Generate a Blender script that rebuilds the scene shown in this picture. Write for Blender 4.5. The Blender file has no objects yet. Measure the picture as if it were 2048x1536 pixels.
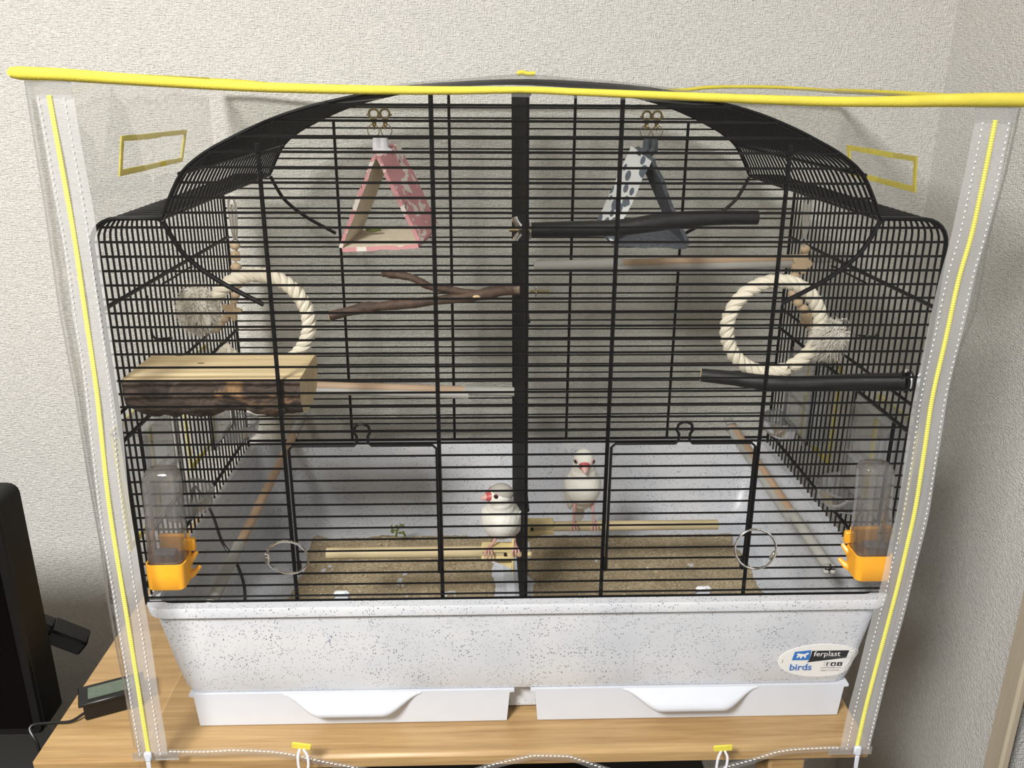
import bpy, math, random
from mathutils import Vector, Matrix, Quaternion, noise
random.seed(7)
PI = math.pi
sc = bpy.context.scene
COL = sc.collection

# ---------------------------------------------------------------- camera
F = 1718.389
CC = Vector((-0.0379, -0.78222, 0.51000))
PITCH, YAW, ROLL = 0.331886, 0.033359, 0.005593
def cam_axes():
    cy, sy = math.cos(YAW), math.sin(YAW)
    fwd = Vector((sy*math.cos(PITCH), cy*math.cos(PITCH), -math.sin(PITCH)))
    right = Vector((cy, -sy, 0)); up = right.cross(fwd)
    rr = math.cos(ROLL)*right + math.sin(ROLL)*up
    uu = -math.sin(ROLL)*right + math.cos(ROLL)*up
    return rr, uu, fwd
RR, UU, FF = cam_axes()
cd = bpy.data.cameras.new('camera'); cam = bpy.data.objects.new('camera', cd); COL.objects.link(cam)
cd.sensor_width = 36; cd.lens = 36*F/2048; cd.clip_start = 0.02
M = Matrix((RR, UU, -FF)).transposed().to_4x4(); M.translation = CC
cam.matrix_world = M
sc.camera = cam

# ---------------------------------------------------------------- world, lights, exposure
w = bpy.data.worlds.new('world'); sc.world = w; w.use_nodes = True
w.node_tree.nodes['Background'].inputs[0].default_value = (0.95, 0.97, 1.0, 1)
w.node_tree.nodes['Background'].inputs[1].default_value = 0.42
def area(name, loc, target, size, power, col):
    l = bpy.data.lights.new(name, 'AREA'); l.shape = 'DISK'; l.size = size; l.energy = power; l.color = col
    o = bpy.data.objects.new(name, l); COL.objects.link(o); o.location = loc
    o.rotation_euler = (Vector(target)-Vector(loc)).to_track_quat('-Z', 'Y').to_euler()
    return o
area('ceiling_light', (-0.80, -1.45, 1.50), (-0.80, -1.2, 0.0), 0.50, 98, (1.0, 0.985, 0.955))
sc.view_settings.view_transform = 'Standard'
try: sc.view_settings.look = 'None'
except Exception: pass
sc.view_settings.gamma = 1.0
sc.view_settings.use_curve_mapping = False
sc.view_settings.exposure = 0.0
sc.cycles.transparent_max_bounces = 24

# ---------------------------------------------------------------- helpers
def at(px, py, X=None, Y=None, Z=None):
    """the point of the place seen at photo pixel (px,py) on a plane of constant X, Y or Z"""
    d = FF*F + RR*(px-1024) + UU*(768-py)
    if Y is not None: t = (Y-CC.y)/d.y
    elif Z is not None: t = (Z-CC.z)/d.z
    else: t = (X-CC.x)/d.x
    return CC + d*t

def tag(o, label=None, cat=None, group=None, kind=None):
    if label: o['label'] = label
    if cat: o['category'] = cat
    if group: o['group'] = group
    if kind: o['kind'] = kind
    return o
ORI = {}
def empty(name, loc, label=None, cat=None, group=None):
    o = bpy.data.objects.new(name, None); COL.objects.link(o); o.location = loc
    o.empty_display_size = 0.02
    ORI[o] = Vector(loc)
    return tag(o, label, cat, group)

class MB:
    def __init__(s): s.v = []; s.f = []; s.m = []
    def add(s, vs, fs, mi=0):
        b = len(s.v); s.v += [Vector(p) for p in vs]
        s.f += [tuple(i+b for i in f) for f in fs]; s.m += [mi]*len(fs); return s
    def box(s, c, d, R=None, mi=0, bev=0.0):
        x, y, z = d[0]/2, d[1]/2, d[2]/2
        b = min(bev, x*.9, y*.9, z*.9)
        if b <= 0:
            vs = [Vector((i*x, j*y, k*z)) for i in (-1, 1) for j in (-1, 1) for k in (-1, 1)]
            fs = [(0,1,3,2),(4,6,7,5),(0,4,5,1),(2,3,7,6),(0,2,6,4),(1,5,7,3)]
        else:
            vs = []; idx = {}
            for i in (-1,1):
                for j in (-1,1):
                    for k in (-1,1):
                        for a in range(3):
                            p = [i*(x-b), j*(y-b), k*(z-b)]
                            p[a] = (i*x, j*y, k*z)[a]
                            idx[(i,j,k,a)] = len(vs); vs.append(Vector(p))
            fs = []
            I = idx
            for a in range(3):
                o1, o2 = [q for q in range(3) if q != a]
                for sgn in (-1,1):
                    loop = []
                    for (u, v_) in ((-1,-1),(1,-1),(1,1),(-1,1)):
                        t = [0,0,0]; t[a] = sgn; t[o1] = u; t[o2] = v_
                        loop.append(I[(t[0],t[1],t[2],a)])
                    if (sgn > 0) == (a == 1): loop.reverse()
                    fs.append(tuple(loop))
            for a in range(3):       # edges parallel to axis a
                o1, o2 = [q for q in range(3) if q != a]
                for u in (-1,1):
                    for v_ in (-1,1):
                        def K(e, ax):
                            t = [0,0,0]; t[a] = e; t[o1] = u; t[o2] = v_
                            return I[(t[0],t[1],t[2],ax)]
                        lp = [K(-1,o1), K(1,o1), K(1,o2), K(-1,o2)]
                        if (u*v_ > 0) != (a == 1): lp.reverse()
                        fs.append(tuple(lp))
            for i in (-1,1):
                for j in (-1,1):
                    for k in (-1,1):
                        lp = [I[(i,j,k,0)], I[(i,j,k,1)], I[(i,j,k,2)]]
                        if i*j*k < 0: lp.reverse()
                        fs.append(tuple(lp))
        if R is not None: vs = [R @ p for p in vs]
        return s.add([p+Vector(c) for p in vs], fs, mi)
    def tube(s, pts, r, n=8, closed=False, cap=True, mi=0, flat=1.0, up=None):
        pts = [Vector(p) for p in pts]; N = len(pts)
        rad = r if isinstance(r, (list, tuple)) else [r]*N
        vs = []; prev = None
        for i, p in enumerate(pts):
            if closed: t = pts[(i+1) % N]-pts[i-1]
            else: t = pts[min(i+1, N-1)]-pts[max(i-1, 0)]
            if t.length < 1e-12: t = Vector((0,0,1))
            t.normalize()
            if prev is None:
                a = Vector(up) if up else (Vector((0,0,1)) if abs(t.z) < .9 else Vector((0,1,0)))
                u = (a - t*a.dot(t)).normalized()
            else:
                u = prev - t*prev.dot(t)
                u = u.normalized() if u.length > 1e-9 else t.orthogonal().normalized()
            prev = u; v = t.cross(u)
            for k in range(n):
                a = 2*PI*k/n
                vs.append(p + (u*math.cos(a)*flat + v*math.sin(a))*rad[i])
        fs = []
        for i in range(N if closed else N-1):
            a, b = i*n, ((i+1) % N)*n
            for k in range(n):
                k2 = (k+1) % n
                fs.append((a+k, a+k2, b+k2, b+k))
        if cap and not closed:
            fs.append(tuple(range(n-1, -1, -1))); fs.append(tuple((N-1)*n+k for k in range(n)))
        return s.add(vs, fs, mi)
    def loft(s, rings, cap0=True, cap1=True, mi=0, closed=False):
        n = len(rings[0]); vs = [p for r in rings for p in r]; fs = []
        R = len(rings)
        for i in range(R if closed else R-1):
            a, b = i*n, ((i+1) % R)*n
            for k in range(n):
                k2 = (k+1) % n
                fs.append((a+k, a+k2, b+k2, b+k))
        if cap0: fs.append(tuple(range(n-1, -1, -1)))
        if cap1: fs.append(tuple((R-1)*n+k for k in range(n)))
        return s.add(vs, fs, mi)
    def ell(s, c, r, R=None, nu=16, nv=10, mi=0):
        rings = []
        c = Vector(c)
        for j in range(1, nv):
            a = PI*j/nv - PI/2
            ring = []
            for i in range(nu):
                b = 2*PI*i/nu
                p = Vector((r[0]*math.cos(a)*math.cos(b), r[1]*math.cos(a)*math.sin(b), r[2]*math.sin(a)))
                if R is not None: p = R @ p
                ring.append(c+p)
            rings.append(ring)
        n = nu; vs = [p for q in rings for p in q]; fs = []
        for i in range(len(rings)-1):
            for k in range(n):
                k2 = (k+1) % n
                fs.append((i*n+k, i*n+k2, (i+1)*n+k2, (i+1)*n+k))
        b0 = Vector((0,0,-r[2])); b1 = Vector((0,0,r[2]))
        if R is not None: b0 = R @ b0; b1 = R @ b1
        vs += [c+b0, c+b1]; L0 = len(vs)-2; L1 = len(vs)-1; e = (len(rings)-1)*n
        for k in range(n):
            k2 = (k+1) % n
            fs.append((L0, k2, k)); fs.append((L1, e+k, e+k2))
        return s.add(vs, fs, mi)
    def build(s, name, mats, parent=None, smooth=True, origin=None, angle=None):
        if parent is not None: o0 = ORI[parent]
        elif origin is not None: o0 = Vector(origin)
        else:
            xs = [p.x for p in s.v]; ys = [p.y for p in s.v]; zs = [p.z for p in s.v]
            o0 = Vector(((min(xs)+max(xs))/2, (min(ys)+max(ys))/2, min(zs)))
        me = bpy.data.meshes.new(name)
        me.from_pydata([tuple(p-o0) for p in s.v], [], s.f)
        if not isinstance(mats, (list, tuple)): mats = [mats]
        for m_ in mats: me.materials.append(m_)
        for p, mi in zip(me.polygons, s.m):
            p.material_index = mi; p.use_smooth = smooth
        me.update()
        if smooth: 
            try: me.set_sharp_from_angle(angle=angle or math.radians(42))
            except Exception: pass
        o = bpy.data.objects.new(name, me); COL.objects.link(o)
        if parent is not None: o.parent = parent
        else: o.location = o0
        ORI[o] = o0
        return o

def rrect(hx, y0, y1, z, r, n=7, cx=0):
    out = []; cy = (y0+y1)/2; hy = (y1-y0)/2
    for (sx, sy, a0) in ((1,1,0), (-1,1,PI/2), (-1,-1,PI), (1,-1,3*PI/2)):
        for k in range(n+1):
            a = a0 + PI/2*k/n
            out.append(Vector((cx+sx*(hx-r)+r*math.cos(a), cy+sy*(hy-r)+r*math.sin(a), z)))
    return out
def smoothpts(pts, n=6, closed=False):
    P = [Vector(p) for p in pts]; N = len(P); out = []
    rng = N if closed else N-1
    for i in range(rng):
        p0 = P[i-1] if (closed or i > 0) else P[0]*2-P[1]
        p1 = P[i]; p2 = P[(i+1) % N]
        p3 = P[(i+2) % N] if (closed or i+2 < N) else P[-1]*2-P[-2]
        for k in range(n):
            t = k/n
            out.append(0.5*((2*p1)+(p2-p0)*t+(2*p0-5*p1+4*p2-p3)*t*t+(3*p1-p0-3*p2+p3)*t**3))
    if not closed: out.append(P[-1])
    return out
def lerp(a, b, t): return a+(b-a)*t
def interp(xs, ys, x):
    if x <= xs[0]: return ys[0]
    for i in range(len(xs)-1):
        if x <= xs[i+1]: return ys[i]+(ys[i+1]-ys[i])*(x-xs[i])/(xs[i+1]-xs[i])
    return ys[-1]

# ---------------------------------------------------------------- materials
def srgb(r, g, b):
    f = lambda c: (c/255/12.92) if c/255 <= .04045 else ((c/255+.055)/1.055)**2.4
    return (f(r), f(g), f(b), 1)
class NT:
    def __init__(s, name):
        s.m = bpy.data.materials.new(name); s.m.use_nodes = True
        s.t = s.m.node_tree; s.N = s.t.nodes; s.L = s.t.links
        s.b = s.N['Principled BSDF']; s.out = s.N['Material Output']
    def n(s, typ, **k):
        o = s.N.new(typ)
        for a, v in k.items():
            if a.startswith('i_'): o.inputs[a[2:].replace('_', ' ')].default_value = v
            else: setattr(o, a, v)
        return o
    def l(s, a, b): s.L.new(a, b)
    def coord(s, scale=(1,1,1)):
        c = s.n('ShaderNodeTexCoord'); m = s.n('ShaderNodeMapping'); m.inputs['Scale'].default_value = scale
        s.l(c.outputs['Object'], m.inputs['Vector']); return m.outputs[0]
    def noise(s, vec, scale, detail=3, rough=.5, dist=0):
        q = s.n('ShaderNodeTexNoise'); q.inputs['Scale'].default_value = scale; q.inputs['Detail'].default_value = detail
        q.inputs['Roughness'].default_value = rough; q.inputs['Distortion'].default_value = dist
        s.l(vec, q.inputs['Vector']); return q.outputs['Fac']
    def ramp(s, fac, stops, interp='LINEAR'):
        r = s.n('ShaderNodeValToRGB'); r.color_ramp.interpolation = interp
        e = r.color_ramp.elements
        while len(e) < len(stops): e.new(0.5)
        for q, (p, c) in zip(e, stops): q.position = p; q.color = c if len(c) == 4 else (*c, 1)
        s.l(fac, r.inputs[0]); return r.outputs[0]
    def mix(s, fac, a, b, mode='MIX'):
        x = s.n('ShaderNodeMix', data_type='RGBA', blend_type=mode)
        for k, v in ((0, fac), (6, a), (7, b)):
            if hasattr(v, 'links') or hasattr(v, 'is_linked'): s.l(v, x.inputs[k])
            else: x.inputs[k].default_value = v
        return x.outputs[2]
    def math(s, op, a, b=0.0):
        x = s.n('ShaderNodeMath', operation=op)
        for k, v in ((0, a), (1, b)):
            if hasattr(v, 'is_linked'): s.l(v, x.inputs[k])
            else: x.inputs[k].default_value = v
        return x.outputs[0]
    def base(s, c):
        if hasattr(c, 'is_linked'): s.l(c, s.b.inputs['Base Color'])
        else: s.b.inputs['Base Color'].default_value = c
    def bump(s, h, dist, strength=1.0):
        q = s.n('ShaderNodeBump'); q.inputs['Distance'].default_value = dist; q.inputs['Strength'].default_value = strength
        s.l(h, q.inputs['Height']); s.l(q.outputs[0], s.b.inputs['Normal'])
    def rough(s, v): s.b.inputs['Roughness'].default_value = v
def simple(name, col, rough=.5, metal=0.0, coat=0.0, var=0.06, vscale=60, spec=.5, bump=0, bscale=300, sss=0):
    t = NT(name); v = t.coord()
    f = t.noise(v, vscale, 3)
    a = tuple(min(1, c*(1+var)) for c in col[:3])+(1,); b = tuple(c*(1-var) for c in col[:3])+(1,)
    t.base(t.ramp(f, [(.3, b), (.7, a)]))
    t.rough(rough); t.b.inputs['Metallic'].default_value = metal
    t.b.inputs['Coat Weight'].default_value = coat; t.b.inputs['Specular IOR Level'].default_value = spec
    if bump: t.bump(t.noise(v, bscale, 3), bump)
    if sss:
        t.b.inputs['Subsurface Weight'].default_value = sss; t.b.inputs['Subsurface Scale'].default_value = .004
    return t.m
def clear(name, tint, haze=.04, hazecol=(.8,.8,.8,1), gloss=.05, rough=.05, fres=1.35, bump=0, bscale=20, cap=.28):
    """thin clear sheet: transparent, a little milky, with a fresnel gloss"""
    t = NT(name); t.N.remove(t.b)
    tr = t.n('ShaderNodeBsdfTransparent'); tr.inputs[0].default_value = tint
    di = t.n('ShaderNodeBsdfDiffuse'); di.inputs[0].default_value = hazecol
    tl = t.n('ShaderNodeBsdfTranslucent'); tl.inputs[0].default_value = hazecol
    ad = t.n('ShaderNodeMixShader'); ad.inputs[0].default_value = .4
    t.l(di.outputs[0], ad.inputs[1]); t.l(tl.outputs[0], ad.inputs[2])
    gl = t.n('ShaderNodeBsdfGlossy'); gl.inputs['Roughness'].default_value = rough
    m1 = t.n('ShaderNodeMixShader'); m1.inputs[0].default_value = haze
    t.l(tr.outputs[0], m1.inputs[1]); t.l(ad.outputs[0], m1.inputs[2])
    lw = t.n('ShaderNodeFresnel'); lw.inputs[0].default_value = fres
    f = t.math('ADD', lw.outputs[0], gloss-.02)
    geo = t.n('ShaderNodeNewGeometry')
    m2 = t.n('ShaderNodeMixShader'); t.l(t.math('MINIMUM', t.math('MAXIMUM', f, .004), cap), m2.inputs[0])
    t.l(m1.outputs[0], m2.inputs[1]); t.l(gl.outputs[0], m2.inputs[2])
    if bump:
        v = t.coord(); h = t.noise(v, bscale, 3, .5, .6); q = t.n('ShaderNodeBump')
        q.inputs['Distance'].default_value = bump; t.l(h, q.inputs['Height']); t.l(q.outputs[0], gl.inputs['Normal'])
    t.l(m2.outputs[0], t.out.inputs[0])
    return t.m

def mat_wallpaper():
    t = NT('woven_wallpaper'); c = t.n('ShaderNodeTexCoord')
    def str_(sc_):
        m = t.n('ShaderNodeMapping'); m.inputs['Scale'].default_value = sc_; t.l(c.outputs['Object'], m.inputs[0]); return m.outputs[0]
    h1 = t.noise(str_((620, 620, 110)), 1, 2, .6)
    h2 = t.noise(str_((100, 100, 620)), 1, 2, .6)
    h3 = t.noise(str_((1, 1, 1)), 520, 2, .6)
    a = t.math('ADD', h1, h2); a = t.math('ADD', a, t.math('MULTIPLY', h3, .6))
    col = t.ramp(t.math('MULTIPLY', a, .4), [(.34, srgb(210, 208, 203)), (.60, srgb(236, 234, 230))])
    t.base(col); t.rough(.85); t.bump(a, .0027, 1.0); return t.m
def mat_speckle():
    t = NT('speckled_plastic'); v = t.coord()
    vo = t.n('ShaderNodeTexVoronoi'); vo.inputs['Scale'].default_value = 450; t.l(v, vo.inputs['Vector'])
    cl = t.noise(v, 45, 2); 
    thr = t.math('ADD', t.math('MULTIPLY', t.math('SUBTRACT', cl, .5), .5), .30)
    sep = t.n('ShaderNodeSeparateColor'); t.l(vo.outputs['Color'], sep.inputs[0])
    pick = t.math('GREATER_THAN', sep.outputs[0], .55)
    s_ = t.math('MULTIPLY', t.math('LESS_THAN', vo.outputs['Distance'], thr), pick)
    s_ = t.math('MULTIPLY', s_, t.math('ADD', t.math('MULTIPLY', sep.outputs[1], .6), .4))
    basec = t.ramp(t.noise(v, 14, 2), [(.3, srgb(196, 200, 208)), (.7, srgb(212, 213, 217))])
    t.base(t.mix(s_, basec, srgb(98, 104, 118))); t.rough(.35); return t.m
def mat_wood(name, c0, c1, axis='x', sc_=1.0, rough=.42, rings=True):
    t = NT(name)
    s_ = {'x': (3, 55, 55), 'y': (55, 3, 55), 'z': (55, 55, 3)}[axis]
    v = t.coord(tuple(k*sc_ for k in s_))
    f1 = t.noise(v, 1.0, 4, .6, .6); f2 = t.noise(v, 5.0, 3, .6, .2)
    f = t.math('ADD', t.math('MULTIPLY', f1, .65), t.math('MULTIPLY', f2, .35))
    t.base(t.ramp(f, [(.32, c0), (.5, tuple((a+b)/2 for a, b in zip(c0, c1))), (.68, c1)]))
    t.rough(rough); t.bump(f2, .00012, .5); return t.m
def mat_bark(name, dark, mid, light, lt=.66, scale=60, rough=.75, bump=.0012):
    t = NT(name); v = t.coord((.6, 1, 1))
    f = t.noise(v, scale, 5, .65, 1.2); g = t.noise(v, scale*.35, 4, .6, .8)
    c = t.ramp(f, [(.3, dark), (.6, mid), (.8, dark)])
    t.base(t.mix(t.ramp(g, [(lt, (0,0,0,1)), (lt+.07, (1,1,1,1))]), c, light))
    t.rough(rough); t.bump(t.math('ADD', f, g), bump); return t.m
def mat_print(name, bg, fg, dark, mode):
    t = NT(name); v = t.coord()
    if mode == 'blots':     # pink cloth with pale blotches and thin dark strokes
        g = t.ramp(t.noise(v, 70, 2, .5, .5), [(.56, (0,0,0,1)), (.58, (1,1,1,1))])
        d = t.ramp(t.noise(t.coord((1,1,.5)), 130, 1, .5, 1.5), [(.70, (0,0,0,1)), (.72, (1,1,1,1))])
        t.base(t.mix(d, t.mix(g, bg, fg), dark))
    else:                   # white cloth with grey drop shapes
        vo = t.n('ShaderNodeTexVoronoi'); vo.inputs['Scale'].default_value = 75; vo.inputs['Randomness'].default_value = .55
        t.l(t.coord((1, .7, .75)), vo.inputs['Vector'])
        g = t.ramp(vo.outputs['Distance'], [(.40, (1,1,1,1)), (.43, (0,0,0,1))])
        t.base(t.mix(g, bg, fg))
    t.rough(.9); t.bump(t.noise(v, 900, 2), .0002); return t.m
def mat_sand():
    t = NT('sand_litter'); v = t.coord()
    f = t.noise(v, 300, 4, .7); g = t.noise(v, 25, 3)
    c = t.ramp(f, [(.3, srgb(128, 112, 86)), (.5, srgb(176, 160, 130)), (.72, srgb(214, 200, 172))])
    t.base(t.mix(t.ramp(g, [(.35, (0,0,0,1)), (.7, (.5,.5,.5,1))]), c, srgb(142, 124, 94))); t.rough(.95); t.bump(f, .002); return t.m

m_wall = mat_wallpaper()
m_room = simple('furnished_room_wall', srgb(176, 166, 150), .9)
m_black = simple('black_wire_enamel', srgb(6, 6, 8), .33, spec=.28, coat=0, var=.2)
m_speck = mat_speckle()
m_white = simple('white_plastic', srgb(203, 207, 216), .3, var=.015)
m_table = mat_wood('oak_veneer', srgb(144, 112, 72), srgb(192, 160, 112), 'x', 1.0)
m_yellow = simple('yellow_fabric_binding', srgb(214, 200, 78), .85, spec=.2, var=.06, bump=.0003, bscale=700)
def cloth2(name, col):
    t = NT(name); t.N.remove(t.b); v = t.coord(); f = t.noise(v, 90, 3)
    c = t.ramp(f, [(.3, tuple(k*.93 for k in col[:3])+(1,)), (.7, tuple(min(1, k*1.05) for k in col[:3])+(1,))])
    d_ = t.n('ShaderNodeBsdfDiffuse'); e_ = t.n('ShaderNodeBsdfTranslucent'); x = t.n('ShaderNodeMixShader'); x.inputs[0].default_value = .45
    t.l(c, d_.inputs[0]); t.l(c, e_.inputs[0]); t.l(d_.outputs[0], x.inputs[1]); t.l(e_.outputs[0], x.inputs[2]); t.l(x.outputs[0], t.out.inputs[0]); return t.m
m_yellow2 = cloth2('yellow_tape_edging', srgb(240, 230, 128))
m_zip = simple('yellow_zip_coil', srgb(222, 216, 104), .6, var=.05)
m_vinyl = clear('clear_vinyl_sheet', (.987, .986, .980, 1), haze=.007, hazecol=(.82,.82,.82,1), gloss=.006, rough=.10, fres=1.18, bump=.004, bscale=9)
m_vinyl_back = clear('clear_vinyl_sheet_rear', (.975, .98, .965, 1), haze=.01, hazecol=(.8,.8,.78,1), gloss=.01, rough=.15, fres=1.2, bump=.004, bscale=7)
m_tape = clear('translucent_zip_tape', (.90, .90, .91, 1), haze=.36, hazecol=(.92,.92,.93,1), gloss=.02, rough=.35, bump=.0003, bscale=400)
m_seam = clear('vinyl_seam_strip', (.9, .9, .9, 1), haze=.16, hazecol=(.8,.8,.8,1), gloss=.03, rough=.2)
m_stitch = simple('white_thread', srgb(240, 240, 240), .7)
m_clear = clear('clear_hard_plastic', (.90, .905, .91, 1), haze=.09, hazecol=(.85,.85,.88,1), gloss=.06, rough=.06, fres=1.5, cap=.6)
m_bottle = clear('clear_bottle_plastic', (.87, .855, .85, 1), haze=.11, hazecol=(.66,.64,.65,1), gloss=.06, rough=.05, fres=1.5, cap=.7)
m_water = clear('water', (.93, .94, .95, 1), haze=.0, gloss=.04, rough=.01, fres=1.33)
m_orange = simple('orange_plastic', srgb(250, 176, 44), .38, var=.02, sss=.0)
m_chrome = simple('chrome', (.8, .8, .8, 1), .12, metal=1.0, var=.03)
m_brass = simple('antique_brass', srgb(150, 135, 95), .3, metal=1.0, var=.08)
m_rope = simple('cotton_rope', srgb(232, 225, 206), .95, var=.06, bump=.0004, bscale=500)
m_tuft = simple('cotton_tuft', srgb(236, 232, 222), .95, var=.05)
m_tuft2 = simple('cotton_wool_tuft', srgb(238, 233, 222), .95, var=.07)
m_bead = mat_wood('beech_bead', srgb(206, 178, 142), srgb(230, 206, 172), 'z', 1.0, .5)
m_logtop = mat_wood('sawn_log_wood', srgb(188, 162, 118), srgb(226, 208, 168), 'x', .8, .7)
m_logbark = mat_bark('log_bark', srgb(26, 21, 18), srgb(82, 68, 58), srgb(142, 110, 76), .585, 60, .75, .003)
m_blackbark = mat_bark('black_bark', srgb(12, 12, 12), srgb(26, 25, 25), srgb(58, 54, 50), .72, 80, .55, .0006)
m_brownbark = mat_bark('brown_bark', srgb(46, 34, 28), srgb(88, 68, 54), srgb(140, 124, 104), .68, 90, .7, .0008)
m_heart = simple('cut_wood_end', srgb(206, 178, 136), .8)
m_dowel = mat_wood('dowel_wood', srgb(182, 164, 126), srgb(210, 194, 156), 'x', 1.2, .6)
m_dowelp = mat_wood('pink_dowel_wood', srgb(176, 146, 118), srgb(200, 172, 144), 'y', 1.0, .6)
m_dowelpx = mat_wood('pink_dowel_wood_across', srgb(184, 156, 128), srgb(208, 182, 154), 'x', 1.0, .6)
m_grey = simple('grey_plastic_sleeve', srgb(178, 177, 172), .45, var=.03)
m_holder = simple('pale_yellow_plastic', srgb(226, 208, 154), .45, var=.05)
m_pink = mat_print('pink_print_cloth', srgb(208, 150, 153), srgb(230, 222, 214), srgb(60, 52, 44), 'blots')
m_cream = simple('cream_felt', srgb(206, 194, 174), .95, var=.05, bump=.0003)
m_whitec = simple('white_cloth', srgb(228, 228, 234), .9, bump=.0003)
m_drop = mat_print('grey_drop_print_cloth', srgb(226, 230, 230), srgb(98, 108, 118), srgb(40,44,52), 'drops')
m_slate = simple('slate_fleece', srgb(82, 87, 93), .95, var=.3, vscale=220, bump=.0008, bscale=500)
m_feather = simple('white_feathers', srgb(240, 238, 230), .85, var=.03, bump=.0004, bscale=350)
m_feather2 = simple('grey_crown_feathers', srgb(176, 172, 166), .85, var=.06, bump=.0004, bscale=350)
m_beak = simple('red_beak', srgb(196, 88, 90), .4, var=.08)
m_beaktip = simple('pale_pink_beak_tip', srgb(222, 178, 170), .4)
m_leg = simple('pink_bird_leg', srgb(204, 156, 150), .55, var=.08)
m_eye = simple('dark_eye', srgb(20, 8, 10), .1, coat=.5)
m_ering = simple('pink_eye_ring', srgb(206, 150, 148), .6)
m_sand = mat_sand()
m_tv = simple('glossy_black_screen', srgb(3, 3, 4), .12, var=.05, spec=.3)
m_bezel = simple('dark_grey_bezel', srgb(26, 26, 26), .5, spec=.25)
m_blackp = simple('black_plastic', srgb(14, 14, 15), .4)
m_lcd = simple('grey_green_display', srgb(88, 100, 86), .25, var=.12, vscale=120)
m_trimw = mat_wood('pale_painted_wood', srgb(178, 166, 146), srgb(196, 184, 164), 'z', .7, .6)
m_door = simple('pale_grey_door', srgb(196, 200, 208), .45)
m_dark = simple('dark_gap', srgb(6, 6, 6), .8)
m_floor = mat_wood('dark_floor_wood', srgb(52, 44, 38), srgb(76, 64, 54), 'x', .4, .45)
m_sticker = simple('white_sticker', srgb(228, 227, 226), .35, var=.01)
m_blue = simple('sticker_blue', srgb(44, 112, 190), .4, var=.02)
m_navy = simple('sticker_black', srgb(30, 32, 38), .4, var=.02)
m_ink = simple('sticker_blue_ink', srgb(62, 100, 170), .4, var=.02)
m_pale = simple('sticker_pale_blue', srgb(214, 226, 244), .4, var=.01)
m_gink = simple('sticker_grey_ink', srgb(120, 120, 120), .4)
m_leaf = simple('green_sprig', srgb(96, 104, 44), .7, var=.3)
m_label = simple('white_label', srgb(225, 225, 225), .5)

# ================================================================= SETTING
ZT = -0.1555                       # table top height
WY, WX = 0.50, 0.622              # back wall, right wall
FZ = -0.86
def struct(name, mb, mat, smooth=False):
    o = mb.build(name, mat, smooth=smooth); o['kind'] = 'structure'; return o
struct('wall_back', MB().box(((WX-2.4)/2, WY+.05, .35), (WX+2.4, .1, 2.44)), m_wall)
# right wall: from the corner to the doorway, then the lintel over the door
dY = 0.105
struct('wall_right', MB().box((WX+.05, (WY+.1+dY)/2, .35), (.1, WY+.1-dY, 2.44)), m_wall)
struct('wall_right_far', MB().box((WX+.05, -2.0, .35), (.1, 2.4, 2.44)), m_wall)
struct('wall_left', MB().box((-2.45, -1.3, .35), (.1, 3.8, 2.44)), m_room)
struct('wall_front', MB().box(((WX-2.4)/2, -3.25, .35), (WX+2.5, .1, 2.44)), m_room)
struct('floor', MB().box((-.9, -1.35, FZ-.02), (3.1, 3.8, .04)), m_floor)
struct('ceiling', MB().box((-.9, -1.35, 1.59), (3.1, 3.8, .04)), simple('white_ceiling', srgb(232, 229, 222), .9))
# door casing on the right wall, black panel for the gap's shade, grey door leaf
struct('trim_1', MB().box((WX-.001, dY-.0165, .1), (.013, .033, 1.94), bev=.003), m_trimw)
struct('gap_shade_panel', MB().box((WX+.075, dY-.045, .1), (.03, .09, 1.94)), m_dark)  # shade inside the door gap, put into the panel's near-black colour
struct('door_1', MB().box((WX+.022, dY-.052-.372, .1), (.035, .742, 1.94), bev=.003), m_door)
struct('wall_right_above_door', MB().box((WX+.05, -.36, 1.32), (.1, .88, .5)), m_wall)

# ================================================================= TABLE
TX0, TX1, TY0, TY1 = -.5125, .375, -.050, .49
tb = empty('table', ((TX0+TX1)/2, .2, FZ), 'pale oak table that the bird cage stands on', 'table')
o = MB().box(((TX0+TX1)/2, (TY0+TY1)/2, ZT-.009), (TX1-TX0, TY1-TY0, .018), bev=.0035).build('tabletop', m_table, tb)
for x in (TX0+.04, TX1-.085):
    for y in (TY0+.03, TY1-.03):
        MB().box((x, y, (FZ+ZT-.018)/2), (.04, .04, ZT-.018-FZ), bev=.003).build('leg', m_table, tb)
MB().box(((TX0+TX1)/2, TY1-.03, ZT-.05), (TX1-TX0-.16, .018, .06), bev=.002).build('apron', m_table, tb)
MB().box(((TX0+TX1)/2-.02, (TY0+TY1)/2+.02, FZ+.35), (TX1-TX0-.1, TY1-TY0-.06, .016), bev=.002).build('lower_shelf', m_blackp, tb)

# ================================================================= TELEVISION (left, behind the table edge)
tv = empty('television', (-.75, .13, -.36), 'large black flat television beside the left table edge', 'television')
xr, yf, yb, zt_ = -.5690, .075, .122, .083
MB().loft([[Vector((cx_, y_, cz_)) for cx_, cz_ in
    [(p.x, p.y) for p in rrect(.29, -.23-ins, zt_-ins, 0, .012, 4, -.29+xr-ins*0)]] for y_, ins in ((yf+.004, 0), (yb, 0))]).build('body', m_bezel, tv)
MB().loft([[Vector((p.x, y_, p.y)) for p in rrect(.2895-i_, -.2295+i_, zt_-i_, 0, .012, 4, -.29+xr)] for y_, i_ in ((yf+.0045, 0), (yf, .002))]).build('bezel', m_blackp, tv)
MB().box((xr-.29, yf-.0003, (zt_-.23)/2), (.556, .001, .290)).build('screen', m_tv, tv, smooth=False)
MB().box((xr-.29, .10, -.29), (.06, .03, .15), bev=.004).build('stand', m_blackp, tv)
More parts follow.
